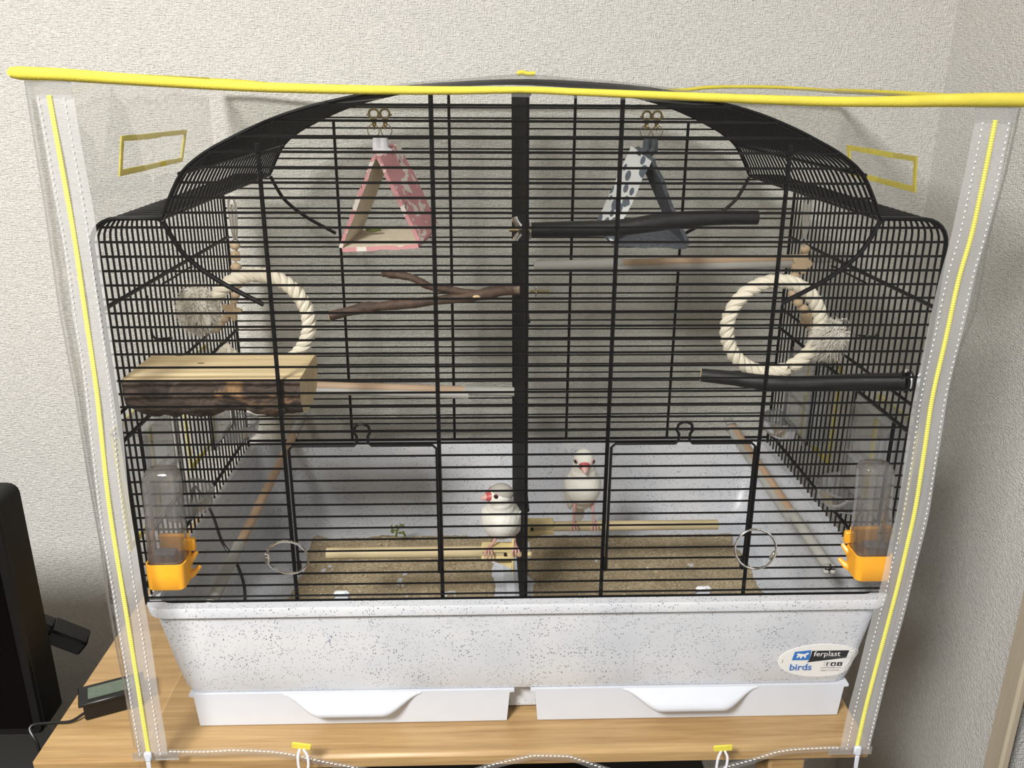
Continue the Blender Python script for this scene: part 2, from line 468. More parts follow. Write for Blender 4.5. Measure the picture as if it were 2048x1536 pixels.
MB().box((xr-.29, .10, -.362), (.3, .16, .012), bev=.004).build('foot', m_blackp, tv)
MB().box((xr-.29, .10, -.615), (.66, .30, .494), bev=.004).build('television_cabinet', m_blackp, origin=(xr-.29, .10, FZ))
tag(bpy.data.objects['television_cabinet'], 'black cabinet below the television, left of the table', 'cabinet')
# black bracket box behind the television
b0 = at(134, 1272, Y=.24)
Rb = Matrix.Rotation(math.radians(40), 3, 'Y') @ Matrix.Rotation(math.radians(14), 3, 'Z')
tt = empty('power_adapter', b0, 'black box shaped adapter hanging behind the television edge', 'adapter')
MB().box(b0, (.052, .03, .026), Rb, bev=.003).build('case', m_blackp, tt)
MB().box(b0+Rb @ Vector((-.034, 0, .008)), (.02, .02, .012), Rb, bev=.002).build('plug', m_blackp, tt)
MB().tube(smoothpts([b0+Rb@Vector((-.026,0,-.004)), b0+Vector((-.03,.0,-.03)), b0+Vector((-.035,0,-.10)), b0+Vector((-.033,.0,-.12))], 6), .003, 6).build('cord', m_blackp, tt)

# ================================================================= BIRD CAGE
D = 0.4091; S = 0.01316; ZF = 0.49568; ZB = 0.48507; HX = 0.39; HA = 0.3980
cage = empty('bird_cage', (0, D/2, ZT), 'large domed black wire bird cage on a speckled grey plastic base', 'bird cage')
ARX = [-.3245, -.3165, -.302, -.281, -.258, -.2345, -.205, -.171, -.12, -.071, 0, .071, .12, .171, .205, .2345, .258, .281, .302, .3165, .3245]
ARZ = [.3985, .415, .4385, .4548, .4668, .4775, .4885, .4975, .5075, .5125, .5155, .5125, .5075, .4975, .4885, .4775, .4668, .4548, .4385, .415, .3985]
def roofz(x): return interp(ARX, ARZ, x) if abs(x) < .3245 else .398
def hoop(y, z0=0.0, rr=.024, dy=0.0):
    pts = [(-HX, y, z0)]
    pts += [(-HX, y, .30)]
    for k in range(7):
        a = PI - PI/2*k/6
        pts.append((-HX+rr+rr*math.cos(a), y, HA-rr+rr*math.sin(a)))
    arch = smoothpts([(x, y, z) for x, z in zip(ARX, ARZ)], 3)
    pts += [tuple(p) for p in arch]
    for k in range(7):
        a = PI/2 - PI/2*k/6
        pts.append((HX-rr+rr*math.cos(a), y, HA-rr+rr*math.sin(a)))
    pts += [(HX, y, .30), (HX, y, z0)]
    return pts
# feeder openings on both sides: (y0,y1)
FE = [(.045, .140), (.262, .352)]
FZ0, FZ1 = .062, .184
NH = 31
for i in range(NH+1):
    y = i*D/NH
    thick = .0021 if i in (0, NH) else .00112
    full = hoop(y, .0)
    cut = any(a < y < b for a, b in FE)
    if not cut:
        MB().tube(full, thick, 6).build('hoop_wire', m_black, cage)
    else:
        MB().tube([(-HX, y, FZ1)]+full[1:-1]+[(HX, y, FZ1)], thick, 6).build('hoop_wire', m_black, cage)
        for s in (-1, 1):
            MB().tube([(s*HX, y, .0), (s*HX, y, FZ0)], thick, 6).build('short_wire', m_black, cage)
# longitudinal rods
for x, z, r in ((-.171, .4960, .0019), (.171, .4960, .0019), (-.302, .4365, .0019), (.302, .4365, .0019), (-.3245, .3965, .0019), (.3245, .3965, .0019)):
    MB().tube([(x*1.006, -.004, z+.001), (x*1.006, D+.004, z+.001)], r, 8).build('roof_rod', m_black, cage)
for s in (-1, 1):
    for z, r in ((.315, .0022), (.212, .0018), (.184, .0022), (.022, .0022)):
        MB().tube([(s*(HX-.001), 0, z), (s*(HX-.001), D, z)], r, 8).build('side_rod', m_black, cage)
    for (a, b) in FE:    # frame of each feeder opening
        MB().tube([(s*(HX+.001), a, FZ1), (s*(HX+.001), a, FZ0), (s*(HX+.001), b, FZ0), (s*(HX+.001), b, FZ1)], .0014, 6).build('opening_frame', m_black, cage)
    # little sliding catch rods under the upper side rod
    MB().tube([(s*(HX-.002), .150, .306), (s*(HX-.002), .24, .306), (s*(HX-.003), .246, .306)], .0013, 6).build('catch', m_black, cage)
    MB().tube(smoothpts([(s*(HX-.003), .100, .305), (s*(HX-.003), .100, .262), (s*(HX-.014), .102, .258), (s*(HX-.016), .118, .254), (s*(HX-.004), .12, .25)], 3), .0013, 6).build('catch', m_black, cage)
MB().tube([(-HX, -.0005, .0025), (HX, -.0005, .0025)], .0016, 6).build('front_wire', m_black, cage)
MB().tube([(-HX, D, .012), (HX, D, .012)], .0021, 6).build('back_wire', m_black, cage)
def halfw(z):       # half width of the front face at height z
    if z <= HA-.024: return HX
    if z <= HA-.001: 
        q = z-(HA-.024); return HX-.024+math.sqrt(max(0, .024**2-q*q))
    # invert arch
    for i in range(10):
        if ARZ[i] <= z <= ARZ[i+1]:
            return -(ARX[i]+(ARX[i+1]-ARX[i])*(z-ARZ[i])/(ARZ[i+1]-ARZ[i]))
    return 0.02
# doors: two on the front
DOORS = [(-.2295, -.0855), (.0865, .2300)]
DTOP, DBOT = .1790, .050
for i in range(38):
    z = ZF - i*S
    h = halfw(z)
    ytw = -.0012
    if DBOT < z < DTOP:
        segs = [(-h, DOORS[0][0]-.006), (DOORS[0][1]+.004, DOORS[1][0]-.004), (DOORS[1][1]+.006, h)]
    else: segs = [(-h, h)]
    for a, b in segs:
        MB().tube([(a, ytw, z), (b, ytw, z)], .00118, 6).build('front_wire', m_black, cage)
for k in range(37):
    z = ZB - k*S
    h = halfw(z)
    if z > .012: MB().tube([(-h, D+.001, z), (h, D+.001, z)], .00112, 6).build('back_wire', m_black, cage)
for x in (-.2355, -.0835, .0835, .2355):
    zt2 = roofz(x)-(.014 if abs(x) > .2 else 0.004)
    MB().tube([(x, .0018, -.002), (x, .0018, zt2)], .0021, 8).build('front_post', m_black, cage)
    MB().tube([(x, D-.0018, .012), (x, D-.0018, roofz(x)-.008)], .0020, 8).build('back_post', m_black, cage)
# curved decorative bars mirroring the dome
for s in (-1, 1):
    for y in (-.0035, D-.003):
        pts = smoothpts([(s*.3235, y, .3965), (s*.3155, y, .379), (s*.3050, y, .3630), (s*.2800, y, .3425), (s*.2410, y, .3200)], 5)
        MB().tube(pts, .0023, 8).build('curved_bar', m_black, cage)
for (a, b) in DOORS:
    d = empty('door', (0,0,0)); COL.objects.unlink(d); bpy.data.objects.remove(d)
    c = (a+b)/2; y = -.0045
    fr = [(a, y, .036), (a, y, DTOP-.004), (a+.004, y, DTOP), (c-.0085, y, DTOP), (c-.0055, y, DTOP+.003), (c-.0055, y, DTOP+.010), (c-.0080, y, DTOP+.014), (c-.0065, y, DTOP+.020),
          (c-.002, y, DTOP+.0225), (c+.002, y, DTOP+.0225), (c+.0065, y, DTOP+.020), (c+.0080, y, DTOP+.014), (c+.0055, y, DTOP+.010), (c+.0055, y, DTOP+.003), (c+.0085, y, DTOP),
          (b-.004, y, DTOP), (b, y, DTOP-.004), (b, y, .036)]
    d = MB().tube(fr, .0015, 8).build('door', m_black, cage)
    for i in range(38):
        z = ZF - i*S + .0004
        if DBOT < z < DTOP-.002:
            MB().tube([(a, y+.0015, z), (b, y+.0015, z)], .00112, 6).build('door_wire', m_black, d)
    for xx in (a, b):
        MB().box((xx, y+.003, .0425), (.0042, .006, .014), bev=.001).build('hinge_slide', m_black, d)

# base tray
tr = MB()
R_ = []
prof = [(.352, .012, D-.010, -.150, .02), (.360, .008, D-.006, -.114, .03)]
outer = [(.366, .0015, D-.004, -.1125, .020), (.3685, -.0015, D-.001, -.104, .020), (.3745, -.004, D+.003, -.075, .020),
         (.3835, -.0085, D+.008, -.020, .020), (.3845, -.0088, D+.009, -.0085, .026), (.3915, -.0150, D+.0145, -.0080, .024), (.3925, -.0158, D+.0155, .0015, .024),
         (.3915, -.0150, D+.0145, .0035, .023), (.3810, -.0040, D+.0040, .0035, .018), (.3795, -.0025, D+.0025, .001, .017), (.3720, .0045, D-.006, -.050, .022),
         (.3640, .0090, D-.020, -.098, .03), (.3540, .0170, D-.035, -.110, .03), (.3400, .030, D-.048, -.116, .02)]
for hx, y0, y1, z, r in outer: R_.append(rrect(hx, y0, y1, z, r, 6))
tr.loft(R_, cap0=True, cap1=True)
tray = tr.build('base_tray', m_speck, cage, angle=math.radians(35))
MB().box((.0, D/2+.003, -.1335), (.700, D-.03, .039), bev=.003).build('plinth', m_speck, tray)
# centre ridge between the two litter pans
MB().loft([[Vector((x, y, z)) for x, z in ((-.016, -.117), (-.011, -.098), (-.001, -.096), (.004, -.098), (.010, -.117))] for y in (.02, D-.045)]).build('centre_ridge', m_white, tray, smooth=False)
# drawers
for (a, b) in ((-.3565, -.0115), (.0145, .3600)):
    c = (a+b)/2
    fr = MB()
    fr.loft([[Vector((x, yy, z)) for x, z in ((a+.004, -.1545), (b-.004, -.1545), (b-.001, -.1170), (b+.004, -.1165), (b+.004, -.1135), (a-.004, -.1135), (a-.004, -.1165), (a+.001, -.1170))] for yy in (.012, -.0015)])
    dr = fr.build('drawer', m_white, cage, smooth=False)
    # scooped handle: a lip curving out from the top edge
    hw = .0745; rings = []
    for k in range(33):
        u = -1+2*k/32
        q_ = max(0, (abs(u)-.45)/.55); ww = 1-q_*q_*(3-2*q_)
        x = c+u*hw; out_ = .0008+.016*ww; drop = .0015+.0185*ww**.8; zt3 = -.1138
        rings.append([Vector((x, -.0010, zt3)), Vector((x, -.0015-out_*.35, zt3-drop*.20)), Vector((x, -.0015-out_*.8, zt3-drop*.52)), Vector((x, -.0015-out_, zt3-drop*.72)),
                      Vector((x, -.0015-out_, zt3-drop*.95)), Vector((x, -.0015-out_*.85, zt3-drop-.001)), Vector((x, -.0010, zt3-drop*.9-.001))])
    MB().loft(rings).build('handle', m_white, dr, angle=math.radians(60))
# clips on the tray rim
for px in (683, 1408):
    p = at(px, 1197 if px < 1000 else 1189, Y=.0)
    MB().box((p.x, .0035, .0045), (.0165, .006, .012), bev=.002).build('rim_clip', m_speck, cage)

# sticker on the tray front (flat print)
sx, sz_ = .3275, -.0800
def fy(z, x=0):     # surface of the tray front, following its rounded corner
    zs = [-.1125, -.104, -.075, -.020]
    y0 = interp(zs, [.0015, -.0015, -.004, -.0085], z); hx = interp(zs, [.366, .3685, .3745, .3835], z); r_ = .020
    d_ = abs(x)-(hx-r_)
    return y0 if d_ <= 0 else y0+r_-math.sqrt(max(0, r_*r_-min(d_, r_*.96)**2))
def stpt(u, v, lift):
    z = sz_+v; return Vector((sx+u, fy(z, sx+u)-lift, z))
n_ = 40
mb = MB()
discs = [[stpt(.0475*q*math.cos(2*PI*k/n_), .0225*q*math.sin(2*PI*k/n_), l_) for k in range(n_)] for q, l_ in ((1, -.0003), (1, .0006), (.85, .0006), (.7, .0006), (.5, .0006), (.25, .0006))]
mb.loft(discs, cap0=False, cap1=True); stk = mb.build('sticker', m_sticker, cage, smooth=False)
def poly(pts, lift, name, mat):
    mb = MB(); mb.add([stpt(u, v, lift) for u, v in pts], [tuple(range(len(pts)))]); return mb.build(name, mat, stk, smooth=False)
poly([(-.0325, .0015), (-.0130, .0015), (-.0130, .0150), (-.0305, .0130)], .0010, 'blue_panel', m_blue)
poly([(-.0150, -.0018), (.0270, .0038), (.0290, .0140), (-.0118, .0140), (-.0130, .0015)][::1], .0009, 'black_panel', m_navy)
dog = [(-.0285, .0100), (-.0270, .0112), (-.0200, .0100), (-.0165, .0120), (-.0150, .0112), (-.0156, .0092), (-.0178, .0086), (-.0175, .0048), (-.0192, .0048), (-.0200, .0070), (-.0218, .0068), (-.0222, .0042), (-.0240, .0042), (-.0246, .0072), (-.0268, .0048), (-.0284, .0052), (-.0270, .0085)]
poly(dog, .0013, 'animal_emblem', m_sticker)
def text(txt, u, v, size, lift, mat, name, bold=0.0, shear=0.0):
    c = bpy.data.curves.new(name, 'FONT'); c.body = txt; c.size = size; c.offset = bold; c.shear = shear; c.resolution_u = 2
    t_ = bpy.data.objects.new(name, c); COL.objects.link(t_)
    dg = bpy.context.evaluated_depsgraph_get(); me = bpy.data.meshes.new_from_object(t_.evaluated_get(dg))
    COL.objects.unlink(t_); bpy.data.objects.remove(t_)
    o0 = ORI[stk]
    for v_ in me.vertices:
        p = stpt(u+v_.co.x, v+v_.co.y, lift); v_.co = p-o0
    me.materials.clear(); me.materials.append(mat)
    o = bpy.data.objects.new(name, me); COL.objects.link(o); o.parent = stk; ORI[o] = o0; return o
text('ferplast', -.0095, .0068, .0098, .0013, m_sticker, 'brand_lettering', .00005)
text('birds', -.0340, -.0122, .0125, .0009, m_pale, 'word_outline', .0009)
text('birds', -.0340, -.0122, .0125, .0013, m_ink, 'word_lettering', .00015)
for k, u in enumerate((.0045, .0115, .0185)):
    poly([(u, -.0072), (u+.0056, -.0072), (u+.0056, -.0022), (u, -.0022)], .0010, 'icon_square', m_sticker if k == 0 else m_navy)
    if k == 0: poly([(u-.0003, -.0075), (u+.0059, -.0075), (u+.0059, -.0019), (u-.0003, -.0019)], .0008, 'icon_border', m_gink)
    if k == 1: poly([(u+.0028+.0015*math.cos(a*PI/6), -.0047+.0015*math.sin(a*PI/6)) for a in range(12)], .0013, 'icon_circle', m_sticker)
    if k == 2: poly([(u+.0020, -.0062), (u+.0042, -.0047), (u+.0020, -.0032)], .0013, 'icon_triangle', m_sticker)
text('f', .0064, -.0070, .0068, .0013, m_navy, 'icon_letter', .0002)
text('www.ferplast.com', .0012, -.0104, .0031, .0010, m_gink, 'web_line')
text('happy to animals', .0014, -.0140, .0031, .0010, m_gink, 'web_line')
text('LOVE WITH GENERATION', .0040, .0045, .0020, .0013, m_gink, 'small_line')
poly([(-.0430, -.0020), (-.0424, -.0020), (-.0420, .0025), (-.0426, .0025)], .0010, 'code_mark', m_gink)

# ================================================================= CENTRE DIVIDER GRID
dv = empty('cage_divider', (.002, D/2, -.09), 'black wire grid divider seen edge-on down the middle of the cage', 'divider')
def dX(z): return interp([-.1, .5], [.0050, .0005], z)
for i in range(30):
    y = .008+i*(D-.02)/29
    th = .0020 if i in (0, 29) else .0012
    MB().tube([(dX(-.095), y, -.095), (dX(.508), y, .508)], th, 6).build('grid_wire', m_black, dv)
for z in (-.09, .10, .30, .505):
    MB().tube([(dX(z)+.002, .008, z), (dX(z)+.002, D-.012, z)], .0018, 6).build('cross_bar', m_black, dv)

# ================================================================= LITTER
sd = MB(); nx, ny = 110, 60
def sandpatch(x0, x1, y0, y1):
    vs = []; fs = []
    for j in range(ny+1):
        for i in range(nx+1):
            u, v = i/nx, j/ny
            x = lerp(x0, x1, u); y = lerp(y0, y1, v)
            e = min(u, 1-u, v, 1-v)
            wob = .010*noise.noise(Vector((x*14, y*14, 3)))
            z = -.110+.0035*noise.noise(Vector((x*30, y*30, 0)))+.002*noise.noise(Vector((x*160, y*160, 1)))
            z -= .010*max(0, 1-e/.05) 
            vs.append((x+wob*(1 if e < .1 else 0), y+wob*.5, z))
    for j in range(ny):
        for i in range(nx):
            a = j*(nx+1)+i; fs.append((a, a+1, a+nx+2, a+nx+1))
    sd.add(vs, fs)
sandpatch(-.300, -.016, .03, .352); sandpatch(.012, .338, .03, .348)
litter = sd.build('sand_litter', m_sand); tag(litter, 'brown sandy litter covering the tray floor', 'litter', kind='stuff')
sh = MB()
for k in range(420):
    x = random.choice((random.uniform(-.28, -.03), random.uniform(.02, .32))); y = random.uniform(.05, .34)
    a = random.uniform(0, PI)
    sh.ell((x, y, -.1055+.002*random.random()), (.0010+.001*random.random(), .0007, .0005), Matrix.Rotation(a, 3, 'Z'), 6, 4)
tag(sh.build('seed_husks', simple('pale_husk', srgb(214, 200, 168), .8)), 'pale seed husks scattered over the brown litter', 'seeds', kind='stuff')

# ================================================================= PERCHES
def branch(mb, pts, rads, n=14, seed=0, amp=.12, sub=6):
    P = smoothpts(pts, sub); N = len(P); out = []; rr = []
    for i, p in enumerate(P):
        u = i/(N-1)*(len(rads)-1); k = int(min(u, len(rads)-2)); r = lerp(rads[k], rads[k+1], u-k)
        rr.append(r*(1+amp*noise.noise(Vector((i*.35+seed, seed, 0)))))
    mb.tube(P, rr, n, cap=True)
    # lumps
    return P
def wingnut(parent, c, axis, s=1.0):
    ax = Vector(axis).normalized(); u = Vector((0, 0, 1)); v = ax.cross(u)
    MB().tube([c, c+ax*.006*s], .0045*s, 10).build('wing_nut', m_chrome, parent)
    for q in (-1, 1):
        mb = MB(); mb.tube(smoothpts([c+ax*.004*s+u*q*.003*s, c+ax*.008*s+u*q*.008*s, c+ax*.010*s+u*q*.013*s], 4), [.003*s]*9, 8, flat=.4, up=v)
        mb.build('nut_wing', m_chrome, parent)
    MB().tube([c-ax*.006, c+ax*.015*s], .0019*s, 8).build('screw', m_brass, parent)

# upper black branch perch
y = .10
p0 = at(1062, 460, Y=y); p1 = at(1515, 435, Y=y)
pe = empty('branch_perch', (p0+p1)/2, 'straight black bark perch screwed high on the divider with a wing nut', 'perch')
mb = MB(); branch(mb, [p0, at(1130, 458, Y=y), at(1240, 455, Y=y), at(1330, 443, Y=y), at(1420, 436, Y=y), p1], [.0078, .0078, .0085, .0092, .0078, .0072], 16, 2, .04)
mb.build('bark', m_blackbark, pe)
MB().tube([p0-Vector((.0006,0,0)), p0+Vector((.0002,0,0))], .0070, 16).build('cut_end', m_heart, pe)
wingnut(pe, at(1052, 460, Y=y)+Vector((-.002,0,0)), (-1, 0, 0), 1.0)
MB().tube([p0-Vector((.002,0,0)), p0], .010, 18).build('washer', m_chrome, pe)
# forked brown branch
y = .155
pe = empty('forked_branch_perch', at(900, 600, Y=y), 'forked dark brown twig perch screwed to the left of the divider', 'perch')
mb = MB(); branch(mb, [at(660, 632, Y=y), at(700, 622, Y=y), at(735, 615, Y=y), at(775, 611, Y=y), at(830, 606, Y=y), at(905, 597, Y=y), at(960, 590, Y=y), at(1005, 581, Y=y), at(1052, 578, Y=y)],
       [.0058, .0052, .0068, .0050, .0062, .0050, .0060, .0072, .0060, .0065], 14, 5, .15)
mb.build('main_stem', m_brownbark, pe)
mb = MB(); branch(mb, [at(764, 546, Y=y), at(790, 549, Y=y+.004), at(825, 556, Y=y), at(860, 573, Y=y), at(900, 580, Y=y), at(955, 588, Y=y)],
       [.0042, .0048, .0040, .0042, .0040, .0045], 12, 9, .18); mb.build('side_twig', m_brownbark, pe)
q = at(660, 632, Y=y); MB().tube([q+Vector((-.0006,0,-.0001)), q+Vector((.0004,0,0))], .0053, 14).build('cut_end', m_heart, pe)
q = at(953, 594, Y=y-.006); MB().ell(q, (.0045, .0015, .0022), None, 12, 8).build('pruned_knot', m_heart, pe)
q = at(1060, 583, Y=y); MB().tube([q, q+Vector((.022,0,0))], .0016, 8).build('screw', m_brass, pe)
MB().tube([q+Vector((.006,0,0)), q+Vector((.0075,0,0))], .0065, 14).build('washer', m_chrome, pe)
# black perch at the right wall
y = .055
pts = [at(1402, 750, Y=.10), at(1460, 756, Y=.092), at(1530, 765, Y=.08), at(1600, 767, Y=.07), at(1700, 763, Y=.06), at(1808, 762, Y=.045)]
pe = empty('branch_perch', pts[3], 'slightly bent black bark perch screwed to the right cage wall', 'perch')
mb = MB(); branch(mb, pts, [.0072, .0078, .0085, .0080, .0080, .0088], 16, 3, .03); mb.build('bark', m_blackbark, pe)
dd = (pts[0]-pts[1]).normalized()
MB().tube([pts[0]-dd*.0004, pts[0]+dd*.0006], .0070, 16).build('cut_end', m_heart, pe)
MB().tube([pts[0]+dd*.0006, pts[0]+dd*.0009], .0026, 10).build('pith', m_brownbark, pe)
q = pts[-1]+Vector((.001, 0, 0))
MB().tube([q, q+Vector((.0016,0,0))], .0125, 20).build('washer', m_chrome, pe)
MB().tube([q+Vector((.0018,0,0)), q+Vector((.0045,0,0))], .0118, 20).build('rubber_pad', m_blackp, pe)
wingnut(pe, q+Vector((.010, 0, 0)), (1, 0, 0), .9)

# wooden dowel perches in pale yellow holders
def dowel_perch(xe, z, y, s, label):
    """s=-1 : reaches left of the divider"""
    pe = empty('dowel_perch', (s*.1, y, z), label, 'perch', None)
    rr = .0066 if s < 0 else .0064
    MB().tube([(s*.008, y, z), (xe, y, z)], rr, 20).build('dowel', m_dowel, pe)
    # holder: plate on the divider, split sleeve, gusset and peg
    h = MB()
    h.box((s*.0095+.003, y, z-.003), (.003, .017, .044), bev=.0008)
    for zz in (1, -1):
        h.box((s*.028+.003, y-.0005, z+zz*.0056), (.036, rr*2.5, .0062), bev=.0012)
        h.box((s*.028+.003, y+rr*1.1, z+zz*.003), (.036, .0022, .008), bev=.0006)
    h.box((s*.013+.003, y, z), (.006, rr*2.5, .008), bev=.0005)
    h.add([(s*.010+.003, y-.002, z-.008), (s*.040+.003, y-.002, z-.008), (s*.010+.003, y-.002, z-.022), (s*.010+.003, y+.002, z-.008), (s*.040+.003, y+.002, z-.008), (s*.010+.003, y+.002, z-.022)],
          [(0,1,2), (5,4,3), (0,3,4,1), (1,4,5,2), (2,5,3,0)])
    h.build('holder', m_holder, pe)
    MB().tube([(s*.008+.003, y, z-.004), (-s*.012+.003, y, z-.004)], .0032, 10).build('holder_peg', m_holder, pe)
    MB().box((s*.0185+.003, y-rr*1.27, z+.0004), (.003, .0012, .0035)).build('slot', m_dark, pe, smooth=False)
    return pe
zL = at(800, 1105, Y=.10).z; zR = at(1250, 1051, Y=.20).z
dowel_perch(at(653, 1105, Y=.10).x, zL, .10, -1, 'wooden dowel perch in a pale yellow holder left of the divider, lower one')
dowel_perch(at(1435, 1051, Y=.20).x, zR, .20, 1, 'wooden dowel perch in a pale yellow holder right of the divider')

# grey plastic and wood perches
def sleeve_perch(p0, p1, t0, t1, label, r=.0066, m_w=m_dowelpx, cross=False, side=None):
    p0 = Vector(p0); p1 = Vector(p1); d_ = p1-p0
    pe = empty('plastic_ended_perch', (p0+p1)/2, label, 'perch')
    MB().tube([p0+d_*t0*.98, p0+d_*(t1*.99+.01)], r*.86, 16).build('dowel', m_w, pe)
    if side is not None:
        sv = Vector(side)
        MB().tube([p0+sv+d_*max(0, t0-.01), p0+sv+d_*min(1, t1+.01)], r*.82, 16).build('grey_channel', m_grey, pe)
    if t0 > 0: MB().tube([p0, p0+d_*t0], r, 16).build('grey_sleeve', m_grey, pe); MB().tube([p0+d_*t0, p0+d_*(t0+.01)], r*1.12, 16).build('collar', m_grey, pe)
    if t1 < 1: MB().tube([p0+d_*t1, p1], r, 16).build('grey_sleeve', m_grey, pe); MB().tube([p0+d_*(t1-.01), p0+d_*t1], r*1.12, 16).build('collar', m_grey, pe)
    if cross:
        u = d_.normalized(); e = p0
        a = Vector((1,0,0)); b = u.cross(a).normalized()
        for q in (a, b):
            MB().tube([e-u*.0006-q*r*.8, e-u*.0006+q*r*.8], .0011, 5).build('cross_slot', m_dark, pe)
        for q in range(4):
            an = PI/4+q*PI/2; v_ = a*math.cos(an)+b*math.sin(an)
            MB().ell(e-u*.001+v_*r*.75, (.0035,.0035,.0025), None, 8, 6).build('end_prong', m_grey, pe)
    return pe
sleeve_perch(at(1068, 532, Y=.34), at(1700, 514, Y=.34)*1.0, .27, .86, 'long grey-ended wooden perch across the right rear, high up', side=(0, -.003, -.0065))
sleeve_perch(at(600, 770, Y=.345), at(1048, 784, Y=.345), .0, .74, 'grey-ended wooden perch across the left rear behind the log', side=(0, -.003, -.006))
sleeve_perch(at(414, 1222, Z=-.004), at(606, 832, Z=.022), .24, .86, 'grey-ended wooden perch running front to back at lower left', m_w=m_dowelp)
sleeve_perch(at(1659, 1137, Z=.018), at(1455, 838, Z=.024), .28, .93, 'grey-ended wooden perch running front to back at lower right', m_w=m_dowelp, cross=True, side=(-.0050, -.002, -.003))

# ================================================================= LOG SHELF
lg = empty('log_shelf', (-.30, .055, .2), 'thick half log shelf with flat sawn top and dark bark on left wall', 'log')
x0, x1 = -.3865, -.2165
yfr, ybk = .0075, .096
ztop = .2432
rings = []; NX = 70
for i in range(NX+1):
    u = i/NX; x = lerp(x0, x1, u)
    yf_ = yfr+.0035*noise.noise(Vector((x*30, 2, 0)))+.0012*noise.noise(Vector((x*150, 2, 0)))
    depth = .0425+.0055*noise.noise(Vector((x*26+2.0, 0, 5)))+.003*noise.noise(Vector((x*80, 0, 9)))
    depth += .006*math.exp(-((x+.322)/.022)**2)-.005*math.exp(-((x+.285)/.02)**2)+.003*math.exp(-((x+.24)/.02)**2)-.008*math.exp(-((x+.39)/.016)**2)
    ring = [Vector((x, ybk, ztop)), Vector((x, lerp(ybk, yf_, .5), ztop+.0004)), Vector((x, yf_, ztop))]
    for k in range(1, 20):
        a = PI*k/20
        yy = lerp(yf_, ybk, .5-.5*math.cos(a))-(.006 if k < 7 else 0)*math.sin(a)
        sq = math.sin(a)**.42
        nz = .0016*noise.noise(Vector((x*120, a*4, 1)))+.0022*noise.noise(Vector((x*45, a*3, 4)))
        ring.append(Vector((x, yy+nz, ztop-depth*sq+nz)))
    rings.append(ring)
mb = MB(); mb.loft(rings, mi=0)
n = len(rings[0])
for fi, f in enumerate(mb.f):
    if len(f) == 4:
        k = min(v % n for v in f); ks = sorted(v % n for v in f)
        if ks[0] == ks[1] and ks[-1] <= 2: mb.m[fi] = 1
    else: mb.m[fi] = 1
mb.build('log_body', [m_logbark, m_logtop], lg, angle=math.radians(50))
for (px, py, Z) in ((402, 727, ztop), (463, 726, ztop), (360, 711, ztop), (520, 715, ztop)):
    q = at(px, py, Z=Z); MB().ell(q, (.005, .0022, .0006), None, 12, 6).build('knot', m_brownbark if px < 410 else m_dowel, lg)

# ================================================================= SWINGS
def torus(c, R, r, ax, n=24, m=6):
    ax = Vector(ax).normalized(); u = ax.orthogonal().normalized(); v = ax.cross(u)
    mb = MB(); mb.tube([Vector(c)+u*R*math.cos(2*PI*k/n)+v*R*math.sin(2*PI*k/n) for k in range(n)], r, m, closed=True); return mb
def swing(name, apex, bl, br, y0, y1, tabpx, clippx, mo, mi_, mtab, label, yawsh):
    """apex/bl/br: photo pixels of the front triangle; strips run back from y0 to y1"""
    A = at(*apex, Y=y0); B = at(*bl, Y=y0); C = at(*br, Y=y0)
    sw = empty(name, A, label, 'bird swing', None)
    sh = Vector((yawsh, y1-y0, .0115)); th = .0042
    def strip(P, Q, nrm, nm, outer=None):
        P = Vector(P); Q = Vector(Q); nrm = Vector(nrm).normalized()
        N = 14; rings = []
        for k in range(N+1):
            t = k/N; c = P.lerp(Q, t); wob = .0016*noise.noise(Vector((t*5, P.x*40, P.z*40)))
            o_ = nrm*(th*(1+.25*noise.noise(Vector((t*6, 3, P.x*50)))))
            rings.append([c+nrm*wob, c+o_+nrm*wob, c+o_+sh*.5+nrm*(wob+.001), c+o_+sh, c+sh, c+sh*.5])
        mb = MB(); mb.loft(rings)
        for fi, f in enumerate(mb.f):
            if len(f) == 4:
                ks = sorted(set(v % 6 for v in f))
                if ks in ([3, 4], [4, 5], [0, 5]): mb.m[fi] = 1
        return mb.build(nm, [outer or mo, mi_], sw)
    cen = (A+B+C)/3
    def nout(P, Q):
        d_ = (Q-P); nn = Vector((d_.z, 0, -d_.x)).normalized()
        return nn if nn.dot((P+Q)/2-cen) > 0 else -nn
    strip(A, B, nout(A, B), 'left_side'); strip(A, C, nout(A, C), 'right_side', m_slate if mo == m_drop else None); strip(B, C, nout(B, C), 'base_strip', m_slate if mo == m_drop else None)
    # cloth tabs
    ym = (y0+y1)/2; T = at(*tabpx, Y=ym)
    for s in (-1, 1):
        mb = MB(); mb.tube([T+Vector((s*.0036, 0, .007)), T+Vector((s*.0038, 0, 0)), T+Vector((s*.0042, 0, -.006)), A.lerp(A+sh, .5)+Vector((s*.004, 0, -.002))], [.0040, .0048, .0048, .0050], 10, flat=1.2)
        mb.build('cloth_tab', mtab, sw)
    zt_ = roofz(T.x)-.004
    for s in (-1, 1):
        cx = T.x+s*.0058; rz = T.z+.013
        torus((cx+s*.001, ym, rz), .0062, .0005, (.3*s, 1, 0)).build('split_ring', m_brass, sw)
        q = empty('x', (0,0,0)); bpy.data.objects.remove(q)
        z1 = rz+.006
        cl = MB().tube([(cx, ym, z1), (cx, ym, z1+.006)], [.0022, .0026], 8).build('clasp', m_brass, sw)
        torus((cx, ym, z1-.001), .0032, .0009, (1, .3, 0), 16).build('swivel_ring', m_brass, cl)
        torus((cx, ym, min(z1+.011, zt_)), .0050, .0012, (.2*s, 1, 0), 18).build('clasp_hook', m_brass, cl)
        MB().tube([(cx+s*.004, ym, z1+.010), (cx+s*.0075, ym, z1+.010)], .0009, 6).build('clasp_thumb', m_brass, cl)
    return sw
